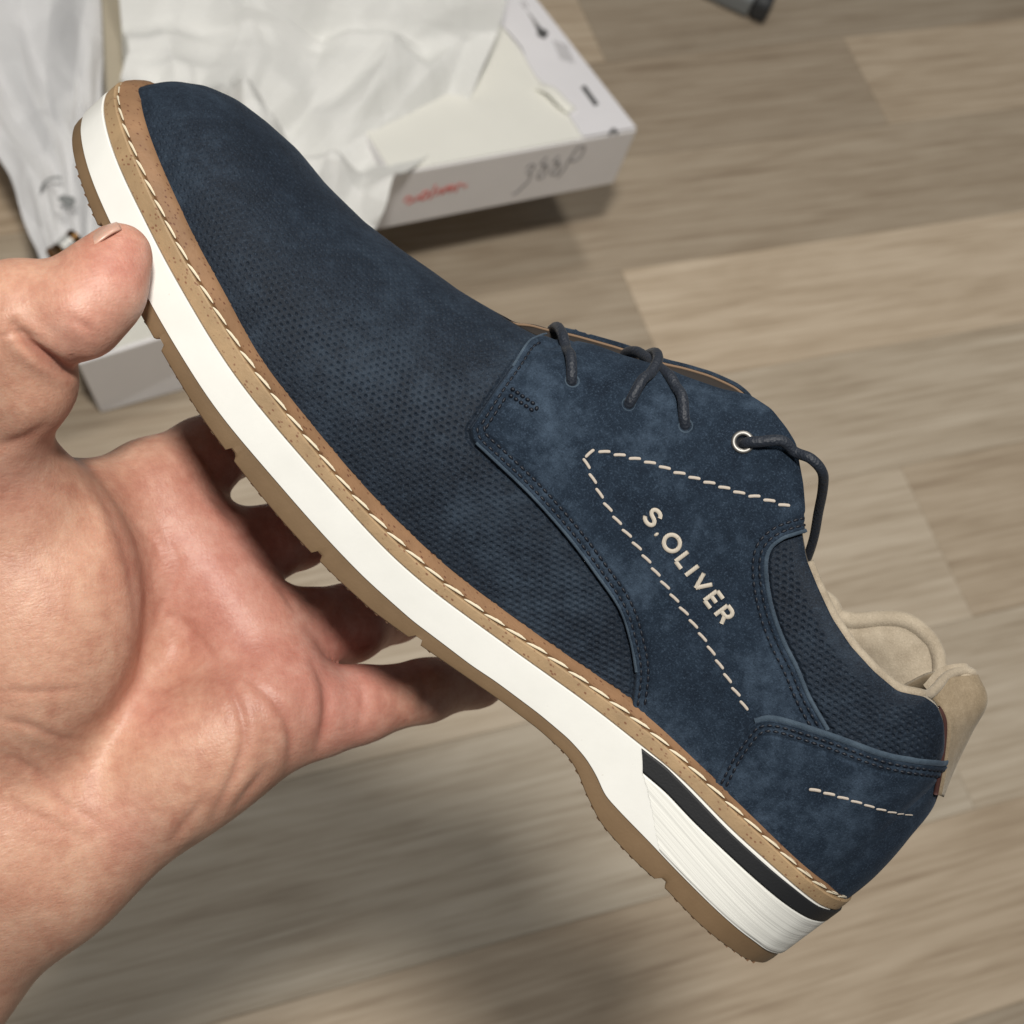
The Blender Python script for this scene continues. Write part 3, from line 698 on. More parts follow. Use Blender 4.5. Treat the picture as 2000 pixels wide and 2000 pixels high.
# pale cut edges of the panels
def edge_strip(P, name, r=0.0007, off=0.0014, flat=0.6, mat='suede_edge', parent=None):
    q_, n_ = on_upper(spline(P, 120), off)
    V, Fc = tube(q_, r, 8, nrm=n_, flat=flat); return mesh_obj(name, V, Fc, MAT[mat], parent or shoe)
edge_strip([(p[0] + 1, p[1]) for p in q_collar], "piping", 0.00058, 0.0012)
edge_strip(hc_front[3:], "piping", 0.0009, 0.0017, 0.45)
edge_strip([(p[0] + 2, p[1] + 2) for p in q_front[9:17]], "cut_edge", 0.00045, 0.0013, 0.6)
edge_strip([(1067, 660), (1046, 667), (1028, 679), (999, 722)], "cut_edge", 0.0004, 0.0013, 0.6)

# ------------------------------------------------------------------ seams in navy thread
def offset_px(P, d):
    P = resample(spline(P, 200), 200); T = np.gradient(P, axis=0); T /= np.linalg.norm(T, axis=1)[:, None]
    return P + np.stack([-T[:, 1], T[:, 0]], -1) * d
def seam(polys, name, parent, off=0.0011, pitch=0.0021, r=0.00042, mat='navy_thread'):
    parts = []
    for P in polys:
        q_, n_ = on_upper(P, off); m = resample(q_, step=0.00005); k = int(pitch / 0.00005)
        for i in range(0, len(m) - k, k):
            a, b = m[i], m[i + int(k * 0.86)]; j = np.argmin(np.sum((q_ - a) ** 2, 1)); n = n_[j]
            t = b - a; L = np.linalg.norm(t); t /= L; n = n - t * (n @ t); n /= np.linalg.norm(n); bb = np.cross(n, t)
            c = (a + b) / 2; uv = np.array(unit_v)
            parts.append((c + uv[:, :1] * L * t + uv[:, 1:2] * 2 * r * bb + uv[:, 2:] * 2 * r * n, unit_f))
    V, Fc = join(parts); o = mesh_obj(name, V, Fc, MAT[mat], parent); o['kind'] = 'stuff'; return o
fr = q_front[8:]
sgn = -1
seam([offset_px(fr, -11), offset_px(fr, -25), offset_px(q_front[3:9], -13), offset_px(q_front[6:9], -24),
      ], "seam", quarter)
seam([resample([(996, 764), (1018, 779), (1047, 797)], 24), resample([(992, 776), (1014, 790), (1043, 809)], 24), resample([(1047, 797), (1043, 809)], 10)], "bar_tack", quarter, 0.00145, 0.0016, 0.00055)
seam([offset_px(q_collar, 11), offset_px(q_collar, 24)], "seam", quarter)
seam([offset_px(hc_front, 13), offset_px(hc_front, 24)], "seam", counter, 0.0017)

# ------------------------------------------------------------------ ecru decorative stitching (each stitch a part)
me_e = unit_mesh("ecru_stitch", MAT['ecru'], 0.25, blunt_v)
lineA = [(1140, 893), (1152, 884), (1169, 883), (1216, 893), (1274, 908), (1307, 920), (1333, 929), (1391, 947), (1445, 965), (1478, 972), (1507, 982), (1552, 996)]
lineB = [(1139, 896), (1148, 918), (1158, 941), (1176, 977), (1212, 1028), (1249, 1075), (1288, 1129), (1329, 1186), (1351, 1215), (1383, 1262), (1416, 1317), (1434, 1347), (1452, 1376), (1467, 1405)]
lineC = [(1579, 1539), (1608, 1546), (1662, 1561), (1717, 1577), (1752, 1584), (1780, 1590)]
def dashes(P, parent, off, step, frac, width, tilt, taper=False):
    q_, n_ = on_upper(spline(P, 200), off); m = resample(q_, step=0.00005); k = int(step / 0.00005)
    ns = len(range(0, len(m) - int(k * frac), k))
    for c_, i in enumerate(range(0, len(m) - int(k * frac), k)):
        a, b = m[i], m[i + int(k * frac)]; j = np.argmin(np.sum((q_ - a) ** 2, 1))
        w = width * (1 - 0.6 * c_ / ns if taper else 1)
        place_stitch(me_e, a, b, n_[j], w, w * 0.62, parent, tilt + random.uniform(-.04, .04))
dashes(lineA, quarter, 0.0014, 0.00405, 0.78, 0.00084, 0.20)
dashes(lineB, quarter, 0.0014, 0.00420, 0.78, 0.00080, 0.20)
dashes(lineC, counter, 0.0021, 0.0038, 0.82, 0.00090, 0.10, True)

# ------------------------------------------------------------------ embroidered lettering
TB = np.array([1259.0, 1022.0]); TU = np.array([0.597, 0.802]); TV = np.array([0.802, -0.597])
def arcp(cx, cy, rx, ry, a0, a1, n=18):
    a = np.radians(np.linspace(a0, a1, n)); return [(cx + rx * math.cos(q_), cy + ry * math.sin(q_)) for q_ in a]
glyphs = [
    ("S", [arcp(0, 26.2, 10.4, 7.6, 15, 245, 16) + arcp(0.3, 10.6, 11.6, 7.8, 70, -165, 16)]),
    (".", [[(28.0, 4.2), (34.0, 4.2)]]),
    ("O", [arcp(62.5, 18.6, 16.2, 15.4, 90, 455, 34)]),
    ("L", [[(95, 34), (95, 3.2)], [(95, 3.2), (113, 3.2)]]),
    ("I", [[(129, 34), (129, 3)]]),
    ("V", [[(147, 34), (160.5, 4)], [(160.5, 4), (174.5, 34)]]),
    ("E", [[(190, 34), (190, 3)], [(190, 34), (209, 34)], [(190, 18.8), (207, 18.8)], [(190, 3.2), (209, 3.2)]]),
    ("R", [[(225.5, 34), (225.5, 3)], [(225.5, 34), (236, 34)] + arcp(237, 25.5, 8.8, 8.5, 88, -88, 12) + [(225.5, 17)], [(238, 17), (246.5, 3)]]),
]
for ch, strokes in glyphs:
    parts = []
    for st in strokes:
        P = np.array([TB + TU * u + TV * v_ for u, v_ in st])
        P = resample(P, max(18 if ch == '.' else 8, int(np.sum(np.linalg.norm(np.diff(P, axis=0), axis=1)) / 1.6)))
        q_, n_ = on_upper(P, 0.0014)
        r = np.full(len(q_), 0.00058)
        if ch == '.': r = 0.00068 * np.sqrt(np.clip(1 - np.linspace(-0.97, 0.97, len(q_)) ** 2, 0.02, 1))
        parts.append(tube(q_, r, 10, nrm=n_, flat=0.5))
    V, Fc = join(parts); mesh_obj("embroidered_letter", V, Fc, MAT['embroidery'], quarter)

# ------------------------------------------------------------------ eyelet, holes, laces
def ring_mesh(c, n, R, r, k=40, kk=12, flat=0.7):
    n = n / np.linalg.norm(n); a = np.cross(n, [0, 0, 1.0]); a /= np.linalg.norm(a); b = np.cross(n, a)
    P = np.array([c + R * (math.cos(t_) * a + math.sin(t_) * b) for t_ in np.linspace(0, 2 * np.pi, k, endpoint=False)])
    V = []
    for i, p in enumerate(P):
        rad_ = (p - c) / R
        for j in range(kk):
            q_ = 2 * np.pi * j / kk; V.append(p + r * (math.cos(q_) * rad_ + flat * math.sin(q_) * n))
    return np.array(V), [tuple(f) for f in grid_faces(k, kk, closed_u=True, closed_v=True)]
def disc(c, n, R, k=28):
    n = n / np.linalg.norm(n); a = np.cross(n, [0, 0, 1.0]); a /= np.linalg.norm(a); b = np.cross(n, a)
    V = [c] + [c + R * (math.cos(t_) * a + math.sin(t_) * b) for t_ in np.linspace(0, 2 * np.pi, k, endpoint=False)]
    return np.array(V), [(0, 1 + i, 1 + (i + 1) % k) for i in range(k)]
V, Fc = ring_mesh(hole_p[3] + hole_n[3] * 0.0004, hole_n[3], 0.00240, 0.00068); mesh_obj("eyelet", V, Fc, MAT['silver'], shoe)
for hq, hn in zip(hole_p[:3], hole_n[:3]):
    V, Fc = ring_mesh(hq - hn * 0.0001, hn, 0.00185, 0.00032); mesh_obj("lace_hole_edge", V, Fc, MAT['suede_edge'], shoe)
V, Fc = disc(hole_p[3] - hole_n[3] * 0.0008, hole_n[3], 0.0021); mesh_obj("eyelet_shade_disc", V, Fc, MAT['hole_shade'], shoe)  # near-black disc stands in for the shade inside the eyelet

def lace(pts, r=0.00145, n=70, r_end=None):
    P = []
    for p, mode, v_ in pts:
        if mode == 's': P.append(on_upper([p], v_)[0][0])
        else: P.append(to_plane([p], v_)[0])
    P = spline(P, n); rr = np.full(n, r)
    if r_end: rr = np.linspace(r, r_end, n)
    V, Fc = tube(P, rr, 12); mesh_obj("lace", V, Fc, MAT['lace'], shoe)
lace([((1116, 755), 's', -0.0015), ((1113, 742), 's', 0.0018), ((1110, 712), 's', 0.0028), ((1106, 682), 'y', -0.0150), ((1099, 655), 'y', -0.0105), ((1089, 639), 'y', -0.001), ((1078, 645), 'y', 0.006), ((1076, 658), 'y', 0.009)])
lace([((1224, 800), 's', -0.0015), ((1232, 784), 's', 0.0018), ((1250, 757), 's', 0.0028), ((1271, 729), 'y', -0.0175), ((1284, 706), 'y', -0.0125), ((1282, 690), 'y', -0.006), ((1268, 692), 'y', 0.003), ((1258, 704), 'y', 0.008)])
lace([((1341, 843), 's', -0.0015), ((1334, 822), 's', 0.0018), ((1328, 788), 's', 0.0027), ((1321, 757), 'y', -0.0195), ((1308, 735), 'y', -0.0170), ((1288, 718), 'y', -0.0120), ((1264, 699), 'y', -0.0045), ((1244, 687), 'y', 0.001), ((1226, 688), 'y', 0.006), ((1216, 698), 'y', 0.009)])
lace([((1449, 867), 's', -0.002), ((1458, 870), 's', 0.0020), ((1478, 873), 's', 0.0036), ((1515, 876), 's', 0.0046), ((1553, 883), 'y', -0.024), ((1584, 896), 'y', -0.026), ((1606, 922), 'y', -0.024), ((1607, 955), 'y', -0.018), ((1598, 1003), 'y', -0.010), ((1590, 1048), 'y', -0.004), ((1578, 1086), 'y', 0.001), ((1566, 1110), 'y', 0.004)], 0.00150, 100, 0.00125)

# ------------------------------------------------------------------ hand
def P3(px, py, d): return np.array([(px - 1000) / F * d, (py - 1000) / F * d, d])
def sph(p): return P3(p[0], p[1], p[2]), p[3] / F * p[2]
VX = 0.00125
lo = np.array([-0.205, -0.105, 0.440]); hi = np.array([0.012, 0.190, 0.680])
gx, gy, gz = [np.arange(lo[i], hi[i], VX, dtype=np.float32) for i in range(3)]
shape = (len(gx), len(gy), len(gz))
def cone(a, b, pad=0.03):
    (pa, ra), (pb, rb) = sph(a), sph(b)
    ba = pb - pa; L2 = float(ba @ ba)
    X = gx[:, None, None] - np.float32(pa[0]); Y = gy[None, :, None] - np.float32(pa[1]); Z = gz[None, None, :] - np.float32(pa[2])
    h = np.clip((X * np.float32(ba[0]) + Y * np.float32(ba[1]) + Z * np.float32(ba[2])) / np.float32(L2), 0, 1)
    d2 = (X - h * np.float32(ba[0])) ** 2 + (Y - h * np.float32(ba[1])) ** 2 + (Z - h * np.float32(ba[2])) ** 2
    return np.sqrt(d2) - (np.float32(ra) + h * np.float32(rb - ra))
def ellip(p, ax, radii):
    c = P3(*p); A = np.array(ax, float); A /= np.linalg.norm(A, axis=1)[:, None]
    X = gx[:, None, None] - np.float32(c[0]); Y = gy[None, :, None] - np.float32(c[1]); Z = gz[None, None, :] - np.float32(c[2])
    s = 0
    for a, r in zip(A, radii): s = s + ((X * np.float32(a[0]) + Y * np.float32(a[1]) + Z * np.float32(a[2])) / np.float32(r)) ** 2
    return (np.sqrt(s) - 1) * np.float32(min(radii))
def smin(a, b, k):
    h = np.maximum(k - np.abs(a - b), 0) / k; return np.minimum(a, b) - h * h * k * np.float32(0.25)
def chain(pts, k=0.004):
    d = None
    for a, b in zip(pts[:-1], pts[1:]):
        c_ = cone(a, b); d = c_ if d is None else smin(d, c_, k)
    return d
palm = cone((-10, 1560, .556, 150), (305, 950, .562, 92))
for a, b in (((20, 1600, .556, 150), (425, 1075, .566, 86)), ((60, 1640, .556, 145), (520, 1225, .564, 86)), ((112, 1690, .554, 122), (572, 1385, .558, 90))):
    palm = smin(palm, cone(a, b), 0.012)
palm = smin(palm, cone((40, 1330, .553, 150), (330, 1030, .566, 95)), 0.012)
palm = smin(palm, ellip((385, 1475, .545), [(.8, -.6, 0), (.6, .8, 0), (0, 0, 1)], (0.038, 0.019, 0.017)), 0.010)
palm = smin(palm, ellip((455, 1190, .556), [(.55, .83, 0), (.83, -.55, 0), (0, 0, 1)], (0.040, 0.013, 0.013)), 0.010)
palm = smin(palm, cone((20, 1640, .558, 200), (-250, 1960, .575, 235)), 0.022)      # wrist and forearm
palm = smin(palm, cone((-40, 1560, .552, 170), (-330, 1800, .575, 235)), 0.022)
thenar = ellip((55, 1195, .531), [(.98, .16, 0), (-.16, .98, 0.05), (0, 0, 1)], (0.0305, 0.0410, 0.0255))
thenar = smin(thenar, cone((-60, 1330, .540, 190), (-40, 1010, .525, 150)), 0.012)
palm = smin(palm, thenar, 0.011)
palm = smin(palm, cone((60, 985, .540, 84), (285, 985, .561, 80)), 0.010)            # web of the thumb
thumb = chain([(30, 1010, .528, 125), (-22, 850, .508, 112), (42, 742, .494, 102), (22, 660, .489, 108), (36, 617, .487, 104), (150, 600, .4855, 90), (198, 551, .486, 82), (232, 501, .488, 66)], 0.005)
thumb = smin(thumb, cone((158, 614, .482, 76), (200, 580, .483, 66)), 0.006)
hand_d = smin(palm, thumb, 0.009)
f1 = chain([(305, 955, .562, 90), (395, 895, .571, 76), (448, 862, .583, 70), (520, 815, .606, 62), (575, 760, .624, 54)])
f2 = chain([(430, 1080, .566, 84), (520, 1062, .574, 71), (580, 1042, .584, 67), (665, 990, .608, 62), (715, 930, .628, 56)])
f3 = chain([(520, 1228, .564, 84), (610, 1228, .572, 76), (680, 1218, .581, 74), (770, 1186, .604, 66), (820, 1120, .626, 56)])
f4 = chain([(575, 1388, .558, 86), (640, 1386, .561, 80), (700, 1376, .565, 73), (830, 1349, .578, 59), (930, 1324, .592, 55), (985, 1290, .606, 48)])
fing = np.minimum(np.minimum(f1, f3), np.minimum(f2, f4))
hand_d = smin(hand_d, fing, 0.0045)

def surface_nets(D, lo_, h):
    s = D < 0; nx, ny, nz = D.shape
    corner = [(i, j, k) for i in (0, 1) for j in (0, 1) for k in (0, 1)]
    sl = lambda A, c_: A[c_[0]:nx - 1 + c_[0], c_[1]:ny - 1 + c_[1], c_[2]:nz - 1 + c_[2]]
    cnt = sum(sl(s, c_).astype(np.int8) for c_ in corner); act = (cnt > 0) & (cnt < 8)
    I = np.argwhere(act); acc = np.zeros((len(I), 3)); num = np.zeros(len(I))
    for a in range(8):
        for b in range(a + 1, 8):
            ca, cb = np.array(corner[a]), np.array(corner[b])
            if np.abs(ca - cb).sum() != 1: continue
            da = D[tuple((I + ca).T)]; db = D[tuple((I + cb).T)]; m_ = (da < 0) != (db < 0)
            t_ = np.where(m_, da / np.where(m_, da - db, 1), 0); p = ca + (cb - ca) * t_[:, None]
            acc[m_] += p[m_]; num[m_] += 1
    V = lo_ + (I + acc / num[:, None]) * h
    idx = -np.ones(act.shape, np.int64); idx[act] = np.arange(len(I))
    faces = []
    for ax in range(3):
        sa = np.take(s, np.arange(0, s.shape[ax] - 1), ax); sb = np.take(s, np.arange(1, s.shape[ax]), ax)
        E = np.argwhere(sa != sb); fl = s[tuple(E.T)]
        o1, o2 = [(1, 2), (2, 0), (0, 1)][ax]
        ok = (E[:, o1] > 0) & (E[:, o2] > 0) & (E[:, o1] < act.shape[o1]) & (E[:, o2] < act.shape[o2]); E = E[ok]; fl = fl[ok]
        def g(d1, d2):
            q_ = E.copy(); q_[:, o1] -= d1; q_[:, o2] -= d2; return idx[tuple(q_.T)]
        quad = np.stack([g(1, 1), g(0, 1), g(0, 0), g(1, 0)], -1); quad[~fl] = quad[~fl][:, ::-1]
        faces.append(quad[(quad >= 0).all(1)])
    return V, np.vstack(faces)
HV, HF = surface_nets(hand_d, lo, VX)
del hand_d, palm, thumb, thenar, f1, f2, f3, f4, fing
tmp = mesh_obj("tmp", HV, HF, None)
md = tmp.modifiers.new("s", 'SMOOTH'); md.factor = 0.5; md.iterations = 4
md = tmp.modifiers.new("ss", 'SUBSURF'); md.levels = 1; md.render_levels = 1
dg = bpy.context.evaluated_depsgraph_get(); ev = tmp.evaluated_get(dg); em = ev.to_mesh()
HV = np.empty(len(em.vertices) * 3); em.vertices.foreach_get('co', HV); HV = HV.reshape(-1, 3)
HN = np.empty(len(em.vertices) * 3); em.vertices.foreach_get('normal', HN); HN = HN.reshape(-1, 3)
HF = np.empty(len(em.polygons) * 4, dtype=np.int32); em.loops.foreach_get('vertex_index', HF); HF = HF.reshape(-1, 4)
ev.to_mesh_clear(); bpy.data.objects.remove(tmp)
if np.mean(np.sum(HN * (HV - HV.mean(0)), 1)) < 0: HN = -HN; HF = HF[:, ::-1]
# palm lines and folds, pressed into the skin on the palm side
hp = HV[:, :2] / HV[:, 2:3] * F + 1000
face_cam = smoothstep(-0.05, 0.35, -HN[:, 2])
def line_d(P, n=60):
    P = resample(spline(P, n), n); out = np.full(len(hp), 1e9); par = np.zeros(len(hp))
    for i in range(n - 1):
        a, b = P[i], P[i + 1]; e = b - a; t_ = np.clip(((hp - a) @ e) / (e @ e), 0, 1)
        d = np.linalg.norm(hp - a - t_[:, None] * e, axis=1); m_ = d < out; out[m_] = d[m_]; par[m_] = (i + t_[m_]) / (n - 1)
    return out, par
creases = [
    ([(120, 890), (165, 915), (210, 985), (248, 1085), (270, 1193), (277, 1290), (262, 1345), (225, 1390), (170, 1420)], .8, 12),
    ([(28, 636), (60, 672), (100, 702), (135, 722), (160, 716)], 2.4, 10),
    ([(0, 655), (40, 650), (85, 660)], .3, 6),
    ([(140, 622), (165, 636), (185, 655)], .35, 8),
    ([(90, 830), (60, 850), (30, 862), (0, 870)], .7, 10),
    ([(425, 1310), (462, 1370), (477, 1440), (462, 1500), (440, 1550), (415, 1600)], .75, 9),
    ([(490, 1330), (540, 1375), (566, 1430), (565, 1490), (556, 1520)], .8, 9),
    ([(612, 1295), (632, 1335), (637, 1385), (630, 1430), (618, 1470)], 1.1, 10),
    ([(390, 1640), (350, 1668)], .4, 8), ([(520, 1500), (480, 1550), (450, 1590)], .6, 8), ([(400, 1560), (360, 1610), (330, 1650)], .5, 9),
    ([(210, 985), (250, 1010), (300, 1060), (330, 1110)], .35, 8),
    ([(300, 1010), (330, 1060), (345, 1110), (318, 1180), (285, 1260)], .35, 9),
    ([(290, 1180), (360, 1220), (420, 1290), (460, 1340)], .35, 9),
    ([(0, 1405), (60, 1418), (110, 1440), (160, 1445)], .5, 8), ([(0, 1470), (60, 1500), (120, 1540)], .4, 9), ([(0, 1350), (80, 1352), (150, 1345)], .3, 8),
    ([(60, 1500), (110, 1560), (180, 1600), (200, 1620)], .35, 9), ([(0, 1560), (80, 1600), (160, 1640)], .35, 10),
    ([(410, 965), (440, 995), (462, 1020)], .6, 8), ([(540, 1140), (560, 1165), (578, 1195)], .6, 8),
    ([(700, 1310), (708, 1370), (700, 1430)], .35, 8), ([(820, 1300), (828, 1350), (822, 1405)], .35, 8),
    ([(370, 870), (410, 910), (425, 950)], .3, 8),
]
redc = np.zeros(len(HV)); dispH = np.zeros(len(HV))
for P, dep, wd in creases:
    d, par = line_d(P); taper = np.sin(np.pi * np.clip(par, 0.04, 0.96)) ** 0.5
    g_ = np.exp(-(d / wd) ** 2) * taper * face_cam
    dispH -= dep * 0.00075 * g_; dispH += dep * 0.00035 * np.exp(-((d - 2.4 * wd) / (1.6 * wd)) ** 2) * taper * face_cam
    redc = np.maximum(redc, np.exp(-(d / (wd * 1.2)) ** 2) * taper * min(1, dep * 0.7) * face_cam)
HV = HV + HN * dispH[:, None]
def blob(cx, cy, r): return np.exp(-((hp[:, 0] - cx) ** 2 + (hp[:, 1] - cy) ** 2) / r ** 2)
pink = np.clip(0.75 * blob(250, 520, 90) + .5 * blob(150, 640, 90) + .75 * blob(400, 1130, 150) + .55 * blob(510, 1290, 130) + .35 * blob(330, 960, 110) + .8 * blob(680, 1380, 130) + .7 * blob(560, 1020, 120)
               + .7 * blob(700, 1210, 120) + .6 * blob(480, 860, 120) + .45 * blob(300, 1390, 60) + .35 * blob(30, 940, 90) + .4 * blob(250, 1620, 70), 0, 1)
HW = HV @ M.T + CAM
hand = mesh_obj("hand", HW, HF, None)
hand['label'] = "bare left hand, palm towards the viewer, holding the shoe between thumb and fingers"
hand['category'] = "hand"
at = hand.data.attributes.new("redness", 'FLOAT', 'POINT'); at.data.foreach_set('value', np.clip(redc, 0, 1).astype(np.float32))
at = hand.data.attributes.new("pinkness", 'FLOAT', 'POINT'); at.data.foreach_set('value', pink.astype(np.float32))
t = NT("skin"); v = t.coord()
a1 = t.n('ShaderNodeAttribute', attribute_name="redness"); a2 = t.n('ShaderNodeAttribute', attribute_name="pinkness")
n1 = t.noise(v, 70, 5, 0.65, 0.5); n2 = t.noise(v, 330, 4, 0.65)
f = t.math('ADD', t.math('MULTIPLY', n1, 0.65), t.math('MULTIPLY', n2, 0.35))
c = t.ramp(f, [(0.36, (0.46, 0.222, 0.152)), (0.5, (0.55, 0.302, 0.210)), (0.63, (0.615, 0.37, 0.262))])
cp = t.ramp(f, [(0.36, (0.49, 0.20, 0.155)), (0.5, (0.57, 0.26, 0.205)), (0.63, (0.63, 0.33, 0.268))])
c = t.mix(a2.outputs['Fac'], c, cp)
c = t.mix(t.math('MULTIPLY', a1.outputs['Fac'], 0.55), c, (0.36, 0.115, 0.085))
vo = t.n('ShaderNodeTexVoronoi', feature='DISTANCE_TO_EDGE'); vo.inputs['Scale'].default_value = 850; t.l(v, vo.inputs['Vector'])
wr = t.noise(t.coord(scale=(1, 4.2, 1.8), rot=(0.3, 0.2, 0.9)), 210, 4, 0.6, 0.4)
nb = t.bump(vo.outputs['Distance'], 0.22, 0.0004); nb = t.bump(wr, 0.20, 0.0009, nb); nb = t.bump(t.noise(t.coord(scale=(3.5, 1, 1), rot=(0.1, 0.4, -0.5)), 330, 3, 0.6, 0.2), 0.16, 0.0005, nb); nb = t.bump(t.noise(v, 120, 3), 0.10, 0.001, nb)
t.set(Base_Color=c, Roughness=0.46, Normal=nb)
t.b.inputs['Subsurface Weight'].default_value = 0.18; t.b.inputs['Subsurface Radius'].default_value = (1.0, 0.35, 0.2); t.b.inputs['Subsurface Scale'].default_value = 0.004
t.b.inputs['Specular IOR Level'].default_value = 0.4
hand.data.materials.append(t.m)
# thumb nail, on the far upper side of the thumb tip
nail_c = [P3(p[0], p[1], d) for p, d in (((148, 489), .4834), ((176, 464), .4834), ((204, 444), .4838), ((228, 436), .4848))]
nc = spline(nail_c, 16); rows = []
for i, p in enumerate(nc):
    wdt = 0.0062 * (1 - 0.45 * ((i - 6) / 10) ** 2 if i > 6 else 1 - 0.25 * ((6 - i) / 6) ** 2)
    tdir = nc[min(i + 1, 15)] - nc[max(i - 1, 0)]; tdir /= np.linalg.norm(tdir)
    nrm_ = np.array([-0.44, -0.78, -0.26]); nrm_ -= tdir * (nrm_ @ tdir); nrm_ /= np.linalg.norm(nrm_); sd = np.cross(nrm_, tdir)
    rows.append([p + sd * wdt * s_ - nrm_ * 0.0019 * s_ * s_ + nrm_ * 0.00035 for s_ in np.linspace(-1, 1, 11)])
nailV = np.array(rows).reshape(-1, 3) @ M.T + CAM
t = NT("nail"); t.set(Base_Color=(0.56, 0.345, 0.265), Roughness=0.32); t.b.inputs['Subsurface Weight'].default_value = 0.1; t.b.inputs['Subsurface Scale'].default_value = 0.002
o = mesh_obj("thumb_nail", nailV, grid_faces(16, 11), t.m, hand); md = o.modifiers.new("thick", 'SOLIDIFY'); md.thickness = 0.0007

# ------------------------------------------------------------------ shoe box with its lid
def m_card(name, col):
    t = NT(name); v = t.coord(); c = t.ramp(t.noise(v, 18, 4), [(0.3, tuple(x * 0.95 for x in col)), (0.7, col)])
    t.set(Base_Color=c, Roughness=0.6); return t.m
MAT['card'] = m_card("white_card", (0.80, 0.785, 0.79)); MAT['card_in'] = m_card("cream_card", (0.82, 0.815, 0.755)); MAT['card_edge'] = m_card("grey_board", (0.42, 0.37, 0.28))
MAT['label'] = m_card("label_paper", (0.78, 0.77, 0.80))
MAT['red'] = simple("red_print", (0.62, 0.16, 0.14), 0.6); MAT['ink'] = simple("grey_marker", (0.26, 0.25, 0.25), 0.6); MAT['black_print'] = simple("black_print", (0.09, 0.09, 0.09), 0.6)

bx = empty("shoe_box", "open white cardboard shoe box with its lid folded out to the right on the floor", "box", None, Matrix.Translation((0.33, 0.85, 0)))
INV = np.array([0.33, 0.85, 0])
def bpart(name, V, Fc, mat, parent=bx, smooth=False): return mesh_obj(name, np.asarray(V) - INV, Fc, mat, parent, smooth)
A0 = np.array([0.4405, 0.7600, 0.140]); B0 = np.array([0.6320, 0.7730, 0.140])     # lid: near top edge
uL = (B0 - A0); wL = np.linalg.norm(uL); uL /= wL; vL = np.array([-uL[1], uL[0], 0])
LL = 0.30; C0 = B0 + vL * LL - np.array([0, 0, 0.068]); D0 = A0 + vL * LL - np.array([0, 0, 0.068])
A1, B1, C1, D1 = A0 - [0, 0, .060], B0 - [0, 0, .060], C0 - [0, 0, .030], D0 - [0, 0, .030]
V, Fc = hexa((A1, B1, C1, D1), (A0, B0, C0, D0)); lid = bpart("lid", V, Fc, MAT['card']); bevel(lid, 0.0012)
def on_lid(u, v_, z=0.0):                          # u along the near edge (0..wL), v away from it
    nlid = np.cross(uL, vL - np.array([0, 0, 0.068 / LL])); nlid /= np.linalg.norm(nlid)
    return A0 + uL * u + (vL - np.array([0, 0, 0.068 / LL])) * v_ + nlid * z
def sheet_on_lid(name, poly, mat, z0, z1, parent):
    n = len(poly); V = [on_lid(u, v_, z0) for u, v_ in poly] + [on_lid(u, v_, z1) for u, v_ in poly]
    Fc = [tuple(range(n, 2 * n))] + [(i, (i + 1) % n, n + (i + 1) % n, n + i) for i in range(n)]
    return bpart(name, V, Fc, mat, parent)
sheet_on_lid("inner_panel", [(0.001, 0.0015), (0.1500, 0.0015), (0.150, LL - .002), (0.001, LL - .002)], MAT['card_in'], 0.0002, 0.0012, lid)
torn = [(wL - 0.001, 0.001), (wL - 0.001, LL - 0.002), (0.1500, LL - 0.002)]
for k in range(26):
    v_ = LL - 0.01 - k * (LL - 0.012) / 25; torn.append((0.1500 + random.uniform(-0.0022, 0.0016) + 0.002 * math.sin(k * 0.9), v_))
torn.append((0.1515, 0.001))
lab = sheet_on_lid("label_strip", torn, MAT['label'], 0.0014, 0.0024, lid)
# curled paper tab at the torn edge
tp = [on_lid(0.142, 0.062, 0.002), on_lid(0.1465, 0.050, 0.006), on_lid(0.1495, 0.036, 0.005), on_lid(0.153, 0.028, 0.003)]
V, Fc = tube(spline(tp, 24), 0.0042, 12, flat=0.55); bpart("torn_flap", V, Fc, MAT['card_in'], lid, True)
def strokes_on(name, frame, strokes, r, mat, parent):
    parts = []
    for st in strokes:
        P = np.array([frame(u, v_) for u, v_ in st]); P = spline(P, max(6, 5 * len(P))) if len(P) > 2 else resample(P, 5)
        parts.append(tube(P, r, 6, flat=1.0))
    V, Fc = join(parts); return bpart(name, V, Fc, mat, parent)
nfront = np.array([vL[0], vL[1], 0]) * -1
def wall(u, v_): return A1 + uL * (u / 490.0 * wL) + np.array([0, 0, 1]) * (v_ / 92.0 * 0.060) + nfront * 0.0002
# red script logo, upside down because the lid is turned over
logo = [[(48, 30), (56, 34), (52, 40), (44, 42), (40, 36)], [(62, 32), (66, 40)], [(70, 34), (75, 44), (84, 44), (84, 36), (76, 32), (70, 36)], [(92, 30), (96, 52)], [(102, 34), (106, 44)], [(112, 44), (114, 34), (122, 46)],
        [(128, 34), (126, 42), (134, 44), (134, 38), (126, 38)], [(142, 32), (144, 44), (152, 42)], [(158, 36), (160, 41)]]
logo = [[(u * 0.98 + 2, v_ + 5 + 0.04 * u) for u, v_ in s_] for s_ in logo]
strokes_on("logo", wall, logo, 0.0008, MAT['red'], lid)
hw = [[(277, 62), (283, 68), (292, 64), (288, 55), (280, 54)], [(288, 55), (292, 42), (284, 32), (274, 22), (266, 20)],
      [(312, 76), (304, 66), (318, 60), (322, 44), (310, 40), (308, 52), (322, 64)], [(338, 74), (330, 66), (344, 60), (348, 46), (338, 42), (334, 52), (346, 64)],
      [(372, 84), (364, 66), (360, 48), (352, 36)], [(372, 84), (386, 82), (386, 66), (374, 60), (364, 64)]]
hw = [[(u, v_ - 2) for u, v_ in s_] for s_ in hw]
strokes_on("handwriting", wall, hw, 0.0007, MAT['ink'], lid)
